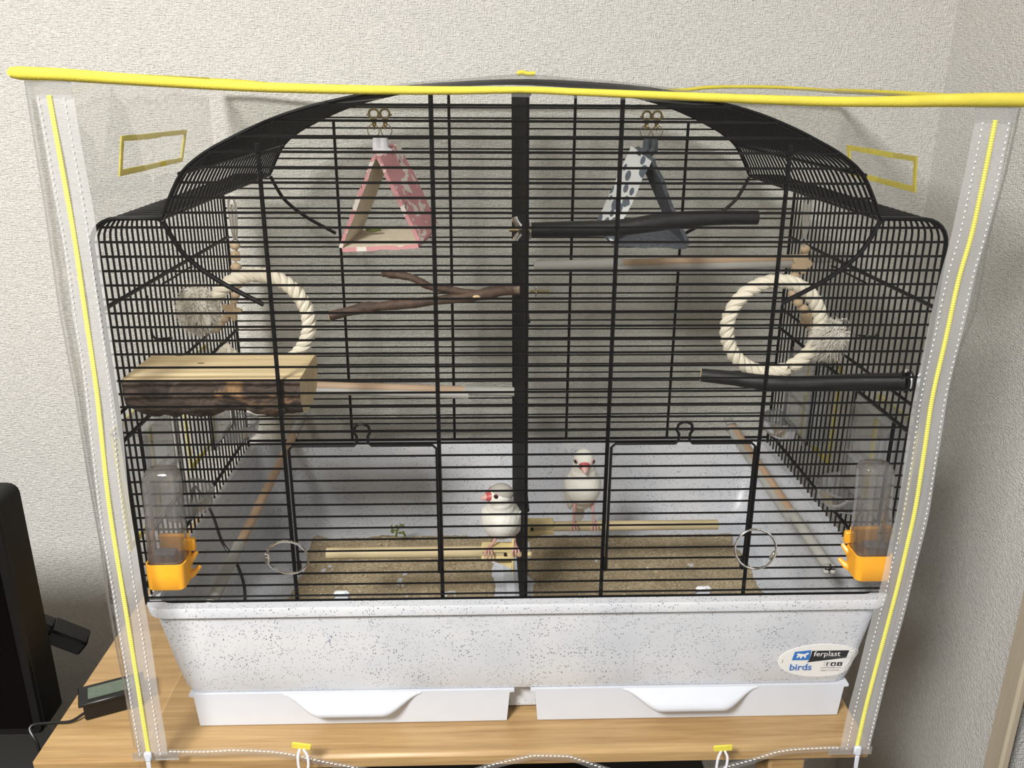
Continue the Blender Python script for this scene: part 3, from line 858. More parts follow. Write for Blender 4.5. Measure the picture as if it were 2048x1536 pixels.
sw1 = swing('triangle_swing', (752, 318), (684, 497), (836, 488), .140, .190, (761, 287), (757, 215), m_pink, m_cream, m_whitec, 'triangular bird swing in pink print cloth with cream lining', .016)
q = at(745, 461, Y=.17); mb = MB()
mb.tube(smoothpts([q+Vector((-.007,0,.001)), q, q+Vector((.009,0,.0015))], 4), .0016, 6); mb.ell(q+Vector((.004,0,.001)), (.004,.002,.0015)); tag(mb.build('green_sprig', m_leaf), 'small green sprig lying on the pink swing', 'sprig')
sw2 = swing('triangle_swing', (1303, 322), (1226, 484), (1374, 492), .200, .245, (1301, 287), (1300, 215), m_drop, m_slate, m_slate, 'triangular bird swing in grey drop print cloth with slate fleece lining', -.012)
mb = MB()
q = at(800, 1058, Y=.30); 
mb.tube(smoothpts([q+Vector((-.006,0,-.012)), q+Vector((-.004,0,-.002)), q+Vector((0,0,.004)), q+Vector((.006,0,.006))], 4), .0016, 6)
mb.tube(smoothpts([q+Vector((-.004,0,-.002)), q+Vector((-.010,-.002,.0)), q+Vector((-.012,0,.006))], 4), .0012, 6)
mb.tube([q+Vector((.004,0,-.004)), q+Vector((.007,0,-.012))], .0016, 6)
for dx, dz in ((-.005, .004), (.003, .006), (-.011, -.004), (.0, -.006)): mb.ell(q+Vector((dx, 0, dz)), (.0032, .001, .002), Matrix.Rotation(dx*200, 3, 'Y'), 8, 5)
tag(mb.build('green_sprig', m_leaf, origin=(q.x, q.y, q.z-.012)), 'withered green sprig by the back wall of the tray', 'sprig')

# ================================================================= ROPE RINGS
def rope_ring(c, R, a0, a1, tuft_c, tr_, mt, label, side, fray):
    rg = empty('rope_ring', c, label, 'rope toy', None)
    c = Vector(c); n = 230; turns = 11
    for s in range(3):
        P = []
        for k in range(n+1):
            a = math.radians(lerp(a0, a1, k/n)); ph = 2*PI*s/3+turns*2*PI*k/n
            er = Vector((math.cos(a), 0, math.sin(a)))
            P.append(c+er*(R+.0042*math.cos(ph))+Vector((0, .0042*math.sin(ph), 0)))
        MB().tube(P, .0046, 8).build('rope_strand', m_rope, rg)
    # frayed tuft around the knot
    mb = MB(); t0 = Vector(tuft_c)
    mb.ell(t0, (tr_[0]*.72, tr_[1]*.72, tr_[2]*.74), None, 40, 28)
    for v in mb.v:
        d_ = v-t0; f = .94+.38*noise.noise(v*75)+.26*noise.noise(v*190); v[:] = t0+d_*f
    core = mb.build('tuft_core', mt, rg)
    mb = MB()
    for k in range(2600):
        d_ = Vector((random.gauss(0, 1), random.gauss(0, 1), random.gauss(0, 1))).normalized()
        st = t0+Vector((d_.x*tr_[0], d_.y*tr_[1], d_.z*tr_[2]))*.62
        tan = Vector((random.gauss(0, 1), random.gauss(0, .6), random.gauss(0, 1)))*.5+Vector((-side*fray, 0, -.5*fray))
        ln = random.uniform(.006, .012)*(1+.6*fray)
        p1 = st+(d_+tan*.5).normalized()*ln*.6; p2 = p1+(d_*.5+tan+Vector((0,0,-.35))).normalized()*ln*.6
        wv = d_.cross(tan).normalized()*.00034
        mb.add([st-wv, st+wv, p1+wv, p1-wv, p2], [(0,1,2,3), (3,2,4)])
    tag(mb.build('frayed_strands', mt, rg), kind='stuff')
    for q in ((.004, .02), (-.006, -.019)):
        torus(t0+Vector((side*q[0]+side*.006, -.006, q[1])), .0058, .0007, (.2, 1, .3)).build('wire_loop', m_chrome, rg)
    return rg
cL = (-.297, .19, .2525); cR = (.3035, .19, .2440)
rope_ring(cL, .0555, -145, 150, (-.3655, .185, .268), (.0285, .020, .034), m_tuft2, 'white cotton rope ring with a woolly tuft on the left cage wall', -1, .1)
rope_ring(cR, .0555, -62, 325-30-62+60, (.3720, .185, .232), (.0190, .017, .0250), m_tuft, 'white cotton rope ring with a frayed tuft on the right cage wall', 1, .9)

# ================================================================= BEAD TOYS
def bead_toy(side, y, top, beads, label):
    bt = empty('bead_string', top, label, 'bird toy', None)
    top = Vector(top)
    # long steel spring clip
    c2 = top+Vector((0, 0, -.052))
    for s in (-1, 1):
        MB().tube(smoothpts([top+Vector((s*.0015, 0, 0)), top+Vector((s*.0044, 0, -.012)), top+Vector((s*.0030, 0, -.04)), c2+Vector((s*.0012, 0, 0))], 5), .0016, 8, flat=.6).build('clip_arm', m_chrome, bt)
    MB().tube([top+Vector((0, 0, -.01)), c2], .0022, 8, flat=.5).build('clip_plate', m_chrome, bt)
    for k in range(2): torus(c2+Vector((0, 0, -.005-k*.0065)), .0040, .0009, (1 if k else 0, 0 if k else 1, 0), 14).build('chain_link', m_chrome, bt)
    prev = None
    for kind, px, py, r in beads:
        p = at(px, py, Y=y)
        if kind == 'b': MB().ell(p, (r, r, r*.86), None, 18, 12).build('round_bead', m_bead, bt)
        elif kind == 'c': MB().box(p, (r*1.7, r*1.7, r*2.1), Matrix.Rotation(.7, 3, 'Z'), bev=.0012).build('cube_bead', m_bead, bt)
        else:
            npet = 5; prof = []
            for k in range(60):
                a = 2*PI*k/60+.3
                rr = r*(1+.28*math.cos(npet*a)) if kind == 's' else r*(.74+.32*abs(math.cos(2.5*a)))
                prof.append((rr*math.cos(a), rr*math.sin(a)))
            mb = MB(); mb.loft([[p+Vector((u*k_, yy, v*k_)) for u, v in prof] for yy, k_ in ((-.0040, .93), (-.0032, 1), (.0032, 1), (.0040, .93))])
            mb.build('star_bead' if kind == 's' else 'flower_bead', m_bead, bt)
        if prev is not None: MB().tube([prev, p], .0007, 5).build('cord', m_rope, bt)
        prev = p
yb_ = .30
bead_toy(-1, yb_, at(462, 392, Y=yb_), [('b', 470, 491, .0064), ('c', 471, 512, .0056), ('b', 472, 534, .0068), ('b', 475, 569, .0066), ('b', 471, 590, .0058), ('b', 468, 602, .0050), ('s', 463, 622, .0105), ('b', 450, 638, .0062), ('b', 441, 648, .0058), ('b', 432, 658, .0062)],
         'string of pale wooden beads with a star bead hanging at left')
bead_toy(1, yb_, at(1618, 392, Y=yb_), [('b', 1610, 498, .0064), ('f', 1603, 527, .0125), ('b', 1590, 552, .0062), ('b', 1585, 588, .0060), ('b', 1596, 605, .0064), ('b', 1607, 617, .0064), ('f', 1616, 638, .0100), ('b', 1622, 656, .0058), ('b', 1633, 668, .0060), ('b', 1645, 682, .0062), ('b', 1650, 694, .0060)],
         'string of pale wooden beads with flower beads hanging at right')

# ================================================================= SIDE FEEDERS
def feeder(s, a, b, label):
    xo = s*(HX+.003); xq = s*(HX+.030); zb, zt_ = .058, .168
    fd = empty('seed_feeder', (xo, (a+b)/2, zb), label, 'feeder', None)
    # outer hopper: open topped rounded box with sloping lid
    def ring(z, g=0): 
        return [Vector((x, y, z)) for x, y in ((xo, a+.004+g), (xq-s*.006, a+.004+g), (xq, a+.010+g), (xq, b-.010-g), (xq-s*.006, b-.004-g), (xo, b-.004-g))]
    MB().loft([ring(zb), ring(zb+.004), ring(zt_-.004), ring(zt_)]).build('hopper', m_clear, fd, smooth=False)
    MB().box(((xo+xq)/2, (a+b)/2, zt_+.003), (.034, b-a-.004, .004), bev=.001).build('lid', m_clear, fd, smooth=False)
    for y in (a+.006, b-.006):
        MB().box((s*(HX-.002), y, (zb+zt_)/2), (.006, .003, zt_-zb), bev=.0008).build('edge_rail', m_clear, fd, smooth=False)
    # inner dish
    cx, cy_, R = s*(HX-.010), (a+b)/2, (b-a)/2-.008
    def dish(z, r): return [Vector((cx-s*(math.sin(t)*r), cy_-math.cos(t)*r, z)) for t in [PI*k/16 for k in range(17)]]
    dz = .060
    mb = MB(); mb.loft([dish(dz, R*.72), dish(dz+.006, R*.9), dish(dz+.022, R), dish(dz+.0225, R-.004), dish(dz+.007, R*.82)], cap0=True, cap1=True)
    mb.build('dish', m_clear, fd)
    P = dish(dz+.022, R-.002); MB().tube(P, .0018, 6).build('dish_rim', m_clear, fd)
    if True: MB().box((s*(HX-.004), cy_, dz+.050), (.003, b-a-.012, .006), bev=.001).build('cross_rail', m_clear, fd, smooth=False)
    return fd
feeder(-1, *FE[0], 'clear plastic feeder box on left wall nearest the front')
feeder(-1, *FE[1], 'clear plastic feeder box on left wall nearest the back')
feeder(1, *FE[0], 'clear plastic feeder box on right wall nearest the front')
feeder(1, *FE[1], 'clear plastic feeder box on right wall nearest the back')

# ================================================================= WATER BOTTLES
def bottle(xt, xb, s, label):
    """xt, xb: x of the axis at the top and at the cup; s: side the clip prongs point to"""
    y0, y1 = -.034, -.007; zt_ = .164
    bt = empty('water_bottle', (xb, -.02, .034), label, 'water bottle', None)
    def rg(z, hx, hy, r, t): 
        cx = lerp(xb, xt, (z-.035)/.13)
        return [p for p in rrect(hx, -.0205-hy, -.0205+hy, z, r, 4, cx)]
    MB().loft([rg(.055, .0165, .0125, .005, 0), rg(.075, .0175, .0130, .006, 0), rg(.10, .0172, .0130, .006, 0), rg(.115, .0165, .0125, .006, 0), rg(.150, .0165, .0125, .006, 0), rg(.158, .0158, .0120, .006, 0), rg(.1625, .0135, .010, .006, 0), rg(.1640, .0105, .008, .005, 0)]).build('clear_tank', m_bottle, bt)
    MB().loft([rg(.054, .0160, .0120, .005, 0), rg(.0835, .0166, .0122, .005, 0)]).build('water', m_water, bt, smooth=False)
    cup = MB()
    cup.loft([rg(.0365, .0155, .012, .005, 0), rg(.0385, .0182, .0140, .006, 0), rg(.055, .0188, .0150, .006, 0), rg(.0665, .0190, .0152, .006, 0), rg(.0665, .0176, .0138, .005, 0), rg(.050, .0172, .0132, .005, 0)], cap1=True)
    c = cup.build('cup', m_orange, bt)
    # raised rear wall of the cup behind the tank, with the clip prongs
    MB().box((xb+s*.004, -.0062, .068), (.030, .003, .036), bev=.001).build('back_plate', m_orange, bt)
    MB().box((xb+s*.0195, -.0085, .075), (.011, .006, .013), bev=.001).build('clip_prong', m_orange, bt)
    for z, q_ in ((.061, .0245), (.044, .0260)):
        MB().tube(smoothpts([(xb+s*.016, -.011, z-.003), (xb+s*.0205, -.009, z-.001), (xb+s*q_, -.005, z+.004)], 4), [.0046, .0044, .0042, .004, .0036, .0030, .0026, .0022, .0018], 8).build('clip_prong', m_orange, bt)
    for k in (-1, 0, 1):
        MB().tube([(xb+k*.0075+s*.002, -.018, .0385), (xb+k*.0075+s*.002, -.018, .0325)], [.0024, .0014], 8).build('foot_stud', m_orange, bt)
    MB().box((xb, -.022, .0735), (.020, .012, .004), bev=.001).build('valve_plate', m_gink, bt)
    MB().tube([(xb+.002, -.022, .072), (xb+.002, -.022, .060)], .0055, 12).build('valve_stem', m_clear, bt)
    return bt
bottle(-.3485, -.3545, 1, 'clear water bottle in orange cup on the left front bars')
bottle(.3460, .3560, -1, 'clear water bottle in orange cup on the right front bars')

# ================================================================= BINDER RINGS on the doors
def bring(px, py, ang, label):
    c = at(px, py, Y=-.012); R = .0208
    rg = empty('binder_ring', c, label, 'ring')
    n = 40; P = []
    for k in range(n):
        a = 2*PI*k/n; P.append(c+Vector((R*math.cos(a), -.0145*0+.004*math.sin(a+ang), R*math.sin(a))))
    MB().tube(P, .0012, 8, closed=True).build('steel_loop', m_chrome, rg)
    h = c+Vector((R*math.cos(ang), .0, R*math.sin(ang)))
    Rm = Matrix.Rotation(-ang+PI/2, 3, 'Y')
    MB().box(h, (.011, .004, .0050), Rm, bev=.001).build('hinge_tab', m_chrome, rg)
    MB().tube([h+Vector((0, -.003, 0)), h+Vector((0, .003, 0))], .0014, 10).build('rivet', m_chrome, rg)
bring(575, 1115, PI, 'steel binder ring holding the left cage door shut')
bring(1511, 1098, -.42, 'steel binder ring holding the right cage door shut')

# ================================================================= BIRDS
def blob(name, ells, mat, parent, vox=.0011, smooth_it=6):
    mb = MB()
    for c, r, R in ells: mb.ell(c, r, R, 20, 14)
    o = mb.build(name, mat, parent)
    md = o.modifiers.new('r', 'REMESH'); md.mode = 'VOXEL'; md.voxel_size = vox; md.use_smooth_shade = True
    ms = o.modifiers.new('s', 'SMOOTH'); ms.factor = .6; ms.iterations = smooth_it
    dg = bpy.context.evaluated_depsgraph_get(); me = bpy.data.meshes.new_from_object(o.evaluated_get(dg))
    o.modifiers.clear(); old = o.data; o.data = me; bpy.data.meshes.remove(old)
    for p in me.polygons: p.use_smooth = True
    return o
def rotm(yaw, pitch=0):  # local +X is forward
    return Matrix.Rotation(yaw, 3, 'Z') @ Matrix.Rotation(-pitch, 3, 'Y')
def foot(parent, hip, ankle, toes_at, fwd, right):
    leg = MB().tube(smoothpts([hip, hip.lerp(ankle, .5)+fwd*.002, ankle], 4), [.0024, .0022, .0018, .0016, .0015, .0014, .0014, .0014, .0015], 8).build('leg', m_leg, parent)
    for k, a in enumerate((-.45, 0, .45)):
        d_ = (fwd*math.cos(a)+right*math.sin(a)).normalized()
        P = smoothpts([ankle, ankle+d_*.005+Vector((0,0,.0008)), ankle+d_*.0090+Vector((0,0,-.003)), ankle+d_*.0100+Vector((0,0,-.0085))], 3)
        MB().tube(P, [.0014, .0014, .0013, .0012, .0012, .0011, .0011, .0009, .0007, .0004], 7).build('toe', m_leg, leg)
    P = smoothpts([ankle, ankle-fwd*.006, ankle-fwd*.0095+Vector((0,0,-.005))], 3)
    MB().tube(P, [.0014, .0013, .0012, .0011, .001, .0008, .0005], 7).build('toe', m_leg, leg)
def bird(name, pos, body_yaw, body_pitch, head_c, head_yaw, head_pitch, label, crown, feet, puff=1.0, eye_y=.0106):
    """pos: centre of the breast"""
    B = empty(name, (pos[0], pos[1], pos[2]-.045), label, 'bird', None)
    c = Vector(pos); R = rotm(body_yaw, body_pitch); hc = Vector(head_c); H = rotm(head_yaw, head_pitch)
    E_ = [(c, (.0265*puff, .0228*puff, .0235*puff), R),
          (c+R@Vector((.006, 0, .003)), (.0200*puff, .0205*puff, .0210*puff), R),
          (c+R@Vector((-.018, 0, -.001)), (.024, .0170*puff, .0165*puff), R),
          (c+R@Vector((-.036, 0, .001)), (.018, .010, .009), R),
          (c.lerp(hc, .5), (.0165, .0160, .0165), None), (c.lerp(hc, .75), (.0142, .0140, .0140), None),
          (hc, (.0142, .0128, .0128), H), (hc+H@Vector((.005, 0, -.002)), (.0105, .0108, .0100), H)]
    body = blob('body', E_, m_feather, B)
    # tail feathers, wings
    T = c+R@Vector((-.044, 0, .002))
    MB().loft([[T+R@Vector((-.000, u, v)) for u, v in ((-.007, -.003), (.007, -.003), (.007, .003), (-.007, .003))], [T+R@Vector((-.026, u, v)) for u, v in ((-.0075, -.0015), (.0075, -.0015), (.0075, .001), (-.0075, .001))],
               [T+R@Vector((-.040, u, v)) for u, v in ((-.005, -.001), (.005, -.001), (.005, .0005), (-.005, .0005))]]).build('tail', m_feather, B)
    for s in (-1, 1):
        wr = R @ Matrix.Rotation(s*.10, 3, 'Z') @ Matrix.Rotation(-s*.25, 3, 'X')
        mb = MB(); mb.ell(c+R@Vector((-.017, s*.0172*puff, .001)), (.029, .0042, .0145), wr, 20, 12)
        mb.build('wing', m_feather, B)
    # crown patch
    if crown:
        mb = MB(); mb.ell(hc+H@Vector((-.0008, 0, .0030)), (.0140, .0124, .0106), H, 22, 14); mb.build('grey_crown', m_feather2, B)
    # beak
    bk = hc+H@Vector((.0118, 0, -.0010))
    rings = []
    for k in range(9):
        t = k/8; w_ = .0094*(1-t)**.75+.0002; h_ = .0084*(1-t)**.8+.0002
        cc = bk+H@Vector((.0165*t-.0045, 0, .0000-.0046*t*t))
        rings.append([cc+H@Vector((0, w_*math.cos(a), h_*math.sin(a))) for a in [2*PI*q/14 for q in range(14)]])
    mb = MB(); mb.loft(rings)
    for fi, f in enumerate(mb.f):
        if min(f)//14 >= 5: mb.m[fi] = 1
    beak = mb.build('beak', [m_beak, m_beaktip], B)
    for s in (-1, 1):
        e = hc+H@Vector((.0088, s*eye_y, .0026))
        er = MB().ell(e, (.0030, .0012, .0030), H@Matrix.Rotation(s*-.62, 3, 'Z'), 12, 8).build('eye_ring', m_ering, B)
        MB().ell(e+H@Vector((.0003, s*.0007, 0)), (.0025, .0016, .0025), H@Matrix.Rotation(s*-.62, 3, 'Z'), 12, 8).build('eye', m_eye, er)
    for hip, ank in feet:
        fw = Vector((math.cos(body_yaw), math.sin(body_yaw), 0)); fw = Vector((0, -1, 0)).lerp(fw, .25).normalized()
        foot(B, Vector(hip), Vector(ank), None, fw, fw.cross(Vector((0,0,1))))
    return B
# left bird, puffed, looking left
yl = .10; bc = at(1003, 1037, Y=.108); hcL = at(1001, 990, Y=.094)
fa = Vector((at(978, 1088, Y=.094).x, .094, zL+.0078)); fb = Vector((at(1032, 1082, Y=.095).x, .095, zL+.0088))
bird('java_sparrow', bc, math.radians(-104), math.radians(40), hcL, math.radians(-164), math.radians(10), 'white sparrow with pale grey crown looking left, perched left of the divider', True,
     [(bc+Vector((-.006, -.010, -.019)), fa), (bc+Vector((.014, -.008, -.018)), fb)], 1.03, .0096)
bc = at(1166, 972, Y=.205); hcR = at(1168, 918, Y=.196)
fa = Vector((at(1147, 1040, Y=.195).x, .194, zR+.0075)); fb = Vector((at(1188, 1040, Y=.195).x, .194, zR+.0075))
bird('java_sparrow', bc, math.radians(-88), math.radians(62), hcR, math.radians(-92), math.radians(-12), 'all white sparrow facing the camera, perched right of the divider', False,
     [(bc+Vector((-.010, -.004, -.022)), fa), (bc+Vector((.012, -.004, -.022)), fb)], 1.02)

# ================================================================= THERMOMETER
cth = at(203, 1405, Z=ZT+.013)
Rt = Matrix.Rotation(math.radians(24), 3, 'Z')
th = empty('digital_thermometer', (cth.x, cth.y, ZT), 'small black digital thermometer lying on the table at left', 'thermometer')
off = Vector((.012, .004, 0))
MB().box(cth+Rt@off+Vector((0,0,-.002)), (.060, .026, .020), Rt, bev=.0012).build('case', m_blackp, th)
MB().box(cth+Rt@off+Vector((0,0,.0105)), (.068, .034, .004), Rt, bev=.001).build('face_frame', m_blackp, th)
MB().box(cth+Rt@off+Vector((0,0,.0130)), (.048, .020, .0012), Rt).build('display', m_lcd, th, smooth=False)
pA = cth+Rt@Vector((-.018, -.004, -.005))
MB().tube(smoothpts([pA, at(140, 1443, Z=ZT+.004), at(100, 1446, Z=ZT+.003), at(75, 1455, Z=ZT+.003)+Vector((-.008,0,0)), Vector((TX0-.012, -.012, ZT-.02)), Vector((TX0-.014, -.012, ZT-.10)), Vector((TX0-.012, -.010, ZT-.18))], 6), .0016, 8).build('cord', m_blackp, th)
# probe cable inside the cage
pc = MB().tube(smoothpts([at(382, 1010, X=-.384), at(388, 975, X=-.383), at(400, 985, Z=.03), at(425, 1030, Z=.02), at(445, 1085, Z=.005), at(470, 1120, Z=-.01), at(487, 1165, Z=-.02), at(491, 1210, Z=-.03)], 6), .0018, 8).build('probe_cable', m_blackp)
tag(pc, 'thin black probe cable hanging inside the cage at lower left', 'cable')

# ================================================================= CLEAR VINYL COVER
cv = empty('cage_cover', (0, .2, ZT), 'clear vinyl cage cover with yellow binding and two yellow zips', 'cage cover')
YF0, YF1 = -.040, -.064      # the front sheet leans out a little towards the table edge
def yfront(z): return lerp(YF0, YF1, max(0, min(1, (.50-z)/.66)))
def atF(px, py, dy=0):       # a point on the front sheet
    p = at(px, py, Y=YF0)
    for _ in range(5): p = at(px, py, Y=yfront(p.z)+dy)
    return p
SL = [(40, 160), (55, 254), (80, 408), (111, 625), (142, 790), (169, 960), (193, 1091), (208, 1204), (225, 1297), (244, 1391), (262, 1500)]
SR = [(2052, 208), (2023, 339), (1987, 476), (1960, 625), (1927, 706), (1902, 809), (1884, 911), (1864, 1010), (1847, 1080), (1816, 1199), (1786, 1317), (1745, 1493)]
PL = [atF(*p) for p in SL]; PR = [atF(*p) for p in SR]
def xleft(z): 
    zs = [p.z for p in PL][::-1]; xs = [p.x for p in PL][::-1]; return interp(zs, xs, z)
def xright(z):
    zs = [p.z for p in PR][::-1]; xs = [p.x for p in PR][::-1]; return interp(zs, xs, z)
ztl, ztm, ztr = at(45, 155, Y=YF0).z, at(1050, 183, Y=YF0).z, at(2048, 202, Y=YF0).z
def ztopf(u): return ztl+(ztm-ztl)*u*2 if u < .5 else ztm+(ztr-ztm)*(u-.5)*2
HEM = [(0, 1512), (.07, 1510), (.13, 1506), (.22, 1520), (.31, 1545), (.42, 1560), (.48, 1536), (.535, 1518), (.585, 1522), (.66, 1555), (.78, 1550), (.86, 1512), (.93, 1499), (1, 1500)]
hz = [at(300+1400*h[0], h[1], Y=YF1).z for h in HEM]
def zbot(u): return interp([h[0] for h in HEM], hz, u)
def fpt(u, v, dy=0):
    zt_ = ztopf(u); zb = zbot(u); z = lerp(zt_, zb, v)
    x = lerp(xleft(z), xright(z), u)
    e = min(u, 1-u)
    y = yfront(z)+.006*noise.noise(Vector((u*5, v*4, .3)))*min(1, v*6)*min(1, e*14)+.0035*noise.noise(Vector((u*13+v*3, v*5, 7)))*min(1, v*6)*min(1, e*14)
    y += .012*max(0, 1-e/.02)**2
    y = min(y, -.0385) if z < .51 and e > .02 else y
    return Vector((x, y+dy, z))
def grid(nu, nv, fn, name, mat, parent):
    mb = MB(); vs = [fn(i/nu, j/nv) for j in range(nv+1) for i in range(nu+1)]
    fs = [(j*(nu+1)+i, j*(nu+1)+i+1, (j+1)*(nu+1)+i+1, (j+1)*(nu+1)+i) for j in range(nv) for i in range(nu)]
    mb.add(vs, fs); return mb.build(name, mat, parent, angle=PI)
front = grid(80, 50, fpt, 'front_panel', m_vinyl, cv)
YB_ = .455
bl = at(420, 160, Y=YB_); br = at(1668, 182, Y=YB_)
XBL, XBR = bl.x-.004, br.x+.004
_zb = [at(px, py, Y=YB_) for px, py in ((420, 158), (500, 166), (620, 178), (850, 184), (1050, 185), (1300, 184), (1390, 180), (1440, 174), (1560, 176), (1668, 180))]
def zback(u): return interp([p.x for p in _zb], [p.z for p in _zb], lerp(XBL, XBR, u))
def backpt(u, v):
    z = lerp(zback(u), ZT+.002, v); x = lerp(XBL, XBR-.03*v, u)
    return Vector((x, YB_+.010*noise.noise(Vector((u*9, v*1.5, 4)))*min(1, v*5), z))
grid(50, 30, backpt, 'back_panel', m_vinyl_back, cv)
def sidept(s):
    def f(u, v):     # u: front to back
        fz = ztl if s < 0 else ztr; bz = bl.z if s < 0 else br.z
        z = lerp(lerp(fz, bz, u), ZT+.002 if u > .03 else ZT-.01, v)
        xf = xleft(z) if s < 0 else xright(z); xb = XBL if s < 0 else XBR-.03*v
        y0_ = fpt(0 if s < 0 else 1, 0).y if False else yfront(z)+.012
        y_ = lerp(y0_, YB_, u); x = lerp(xf, xb, u)+.006*noise.noise(Vector((u*6, v*3, 2*s)))*math.sin(PI*u)
        x = min(x, -.4) if s < 0 and z > -.02 else x
        return Vector((x, y_, z))
    return f
grid(30, 30, sidept(-1), 'side_panel', m_vinyl, cv); grid(30, 30, sidept(1), 'side_panel', m_vinyl, cv)
def toppt(u, v):   # v: front to back
    zf = ztopf(u); zb = zback(u); z = lerp(zf, zb, v)
    x = lerp(lerp(xleft(ztl), XBL, v), lerp(PR[0].x, XBR, v), u)
    y = lerp(YF0, YB_, v)
    ridge = .5215-.010*min(1, abs(x)/.12)**1.3
    rise = max(0, ridge-z)*math.exp(-(x/.16)**2)*min(1, v*9)*min(1, (1-v)*5)
    z += rise+.0015*noise.noise(Vector((u*8, v*6, 1)))*min(1, v*8)
    z = max(z, roofz(x)+.004) if -.004 < y < D+.006 else z
    return Vector((x, y, z))
grid(60, 40, toppt, 'top_panel', m_vinyl, cv)
# yellow binding along the four top edges
def bind(pts, rad, name='yellow_binding'):
    MB().tube(smoothpts(pts, 4), rad, 10, flat=1.0).build(name, m_yellow, cv)
fpts = [at(px, py, Y=YF0-.001) for px, py in ((22, 145), (60, 147), (120, 149), (220, 156), (340, 164), (520, 174), (700, 179), (880, 181), (1000, 180), (1060, 180), (1180, 185), (1350, 192), (1500, 198), (1660, 203), (1800, 203), (1930, 200), (2060, 200), (2085, 202))]
N_ = (len(fpts)-1)*4+1
radF = [interp([0, .03, .1, .2, .4, .5, .6, .8, .9, 1], [.0042, .0052, .0050, .0044, .0034, .0026, .0030, .0042, .0058, .0058], k/(N_-1)) for k in range(N_)]
MB().tube(smoothpts(fpts, 4), radF, 10, flat=1.0).build('yellow_binding', m_yellow, cv)
bind([fpts[0], Vector((-.417, .02, .5190)), Vector((-.415, .2, .5190)), bl+Vector((-.002, 0, 0))], .0032)
bind([fpts[-2], Vector((.432, .1, .5035)), Vector((.440, .3, .507)), br+Vector((.002, 0, 0))], .0032)
bind([bl]+[Vector((lerp(XBL, XBR, u), YB_+.001, zback(u)+.0008)) for u in (.05, .1, .17, .25, .4, .5, .6, .68, .73, .76, .8, .9)]+[br], .0024)
MB().tube(smoothpts([at(1034, 148, Y=.20), at(1044, 145, Y=.20), at(1056, 148, Y=.20), at(1070, 147, Y=.20)], 4), .0026, 8).build('binding_knot', m_yellow, cv)
# zips
ZL_ = [(99, 190), (126, 339), (150, 476), (171, 622), (194, 780), (217, 993), (236, 1120), (252, 1217), (270, 1330), (284, 1420), (299, 1512)]
ZR_ = [(1990, 240), (1966, 360), (1942, 470), (1916, 560), (1890, 680), (1864, 794), (1848, 900), (1831, 1010), (1816, 1080), (1795, 1170), (1772, 1258), (1733, 1406), (1712, 1500)]
def zipper(L, s):
    C = smoothpts([atF(*p, dy=-.0012) for p in L], 5)
    wi, wo = (.0185, .0115) if s < 0 else (.0170, .0150)   # tape width towards the cage / outwards
    vs = []; fs = []
    for p in C:
        for t in (-1.0, -.55, -.12, .12, .55, 1.0):
            w_ = (wo if t < 0 else wi)*abs(t)*(1 if t > 0 else -1)*(-s)
            vs.append(p+Vector((w_, .0006+.0006*math.sin(p.z*60+t*2), 0)))
    for i in range(len(C)-1):
        for k in range(5): a = i*6+k; fs.append((a, a+1, a+7, a+6))
    tp = MB().add(vs, fs).build('zip_tape', m_tape, cv, angle=PI)
    # coil of teeth
    LEN = sum((C[i+1]-C[i]).length for i in range(len(C)-1)); nt = int(LEN/.0022)
    path = []; acc = 0; tot = 0; seg = 0
    def at_len(d_):
        q = 0
        for i in range(len(C)-1):
            l_ = (C[i+1]-C[i]).length
            if q+l_ >= d_: return C[i].lerp(C[i+1], (d_-q)/l_)
            q += l_
        return C[-1]
    P = [at_len(LEN*k/(nt*2)) + Vector((0, -.0008, 0)) for k in range(nt*2+1)]
    MB().tube(P, [.0024 if k % 2 else .0018 for k in range(len(P))], 6, flat=.6, up=(0, 1, 0)).build('zip_coil', m_zip, tp, smooth=False)
    # stitching dots on both sides
    mb = MB(); nst = int(LEN/.0052)
    for side, w_ in ((1, wi*.62), (-1, wo*.80)):
        for k in range(nst):
            p = at_len(LEN*(k+.5)/nst)+Vector((side*w_*(-s), -.0008, 0))
            mb.box(p, (.0009, .0006, .0016))
    tag(mb.build('stitching', m_stitch, tp, smooth=False), kind='stuff')
    e = C[-1]+Vector((0, -.003, .002))
    MB().box(e, (.0075, .004, .011), bev=.0012).build('zip_slider', m_white, tp)
    MB().box(e+Vector((0, -.002, -.013)), (.0045, .0015, .016), bev=.0006).build('pull_tab', m_white, tp)
    # folded tape end at the top
    t0 = C[0]
    MB().box(t0+Vector((0, .0004, .004)), (.036, .0012, .013)).build('end_patch', m_seam, tp, smooth=False)
    MB().box(C[-1]+Vector((-s*.006, .0004, -.001)), (.046, .0012, .009)).build('end_patch', m_seam, tp, smooth=False)
zipper(ZL_, -1); zipper(ZR_, 1)
# seam strips along the two front corners
for s, L in ((-1, PL), (1, PR)):
    vs = []; fs = []
    for i, p in enumerate(L):
        vs += [p+Vector((-s*.000, .010, 0)), p+Vector((-s*.0015, .003, 0)), p+Vector((-s*.0060, -.0005, 0))]
    for i in range(len(L)-1):
        for k in range(2): a = i*3+k; fs.append((a, a+1, a+4, a+3))
    MB().add(vs, fs).build('corner_seam', m_seam, cv, angle=PI)
# band under the binding
vs = []; fs = []
for k in range(41):
    u = k/40; p = fpt(u, 0, -.001); vs += [p, p+Vector((0, -.0006, -.0045-.002*abs(u-.5)*2))]
for k in range(40): a = k*2; fs.append((a, a+2, a+3, a+1))
MB().add(vs, fs).build('top_seam', m_seam, cv, angle=PI)
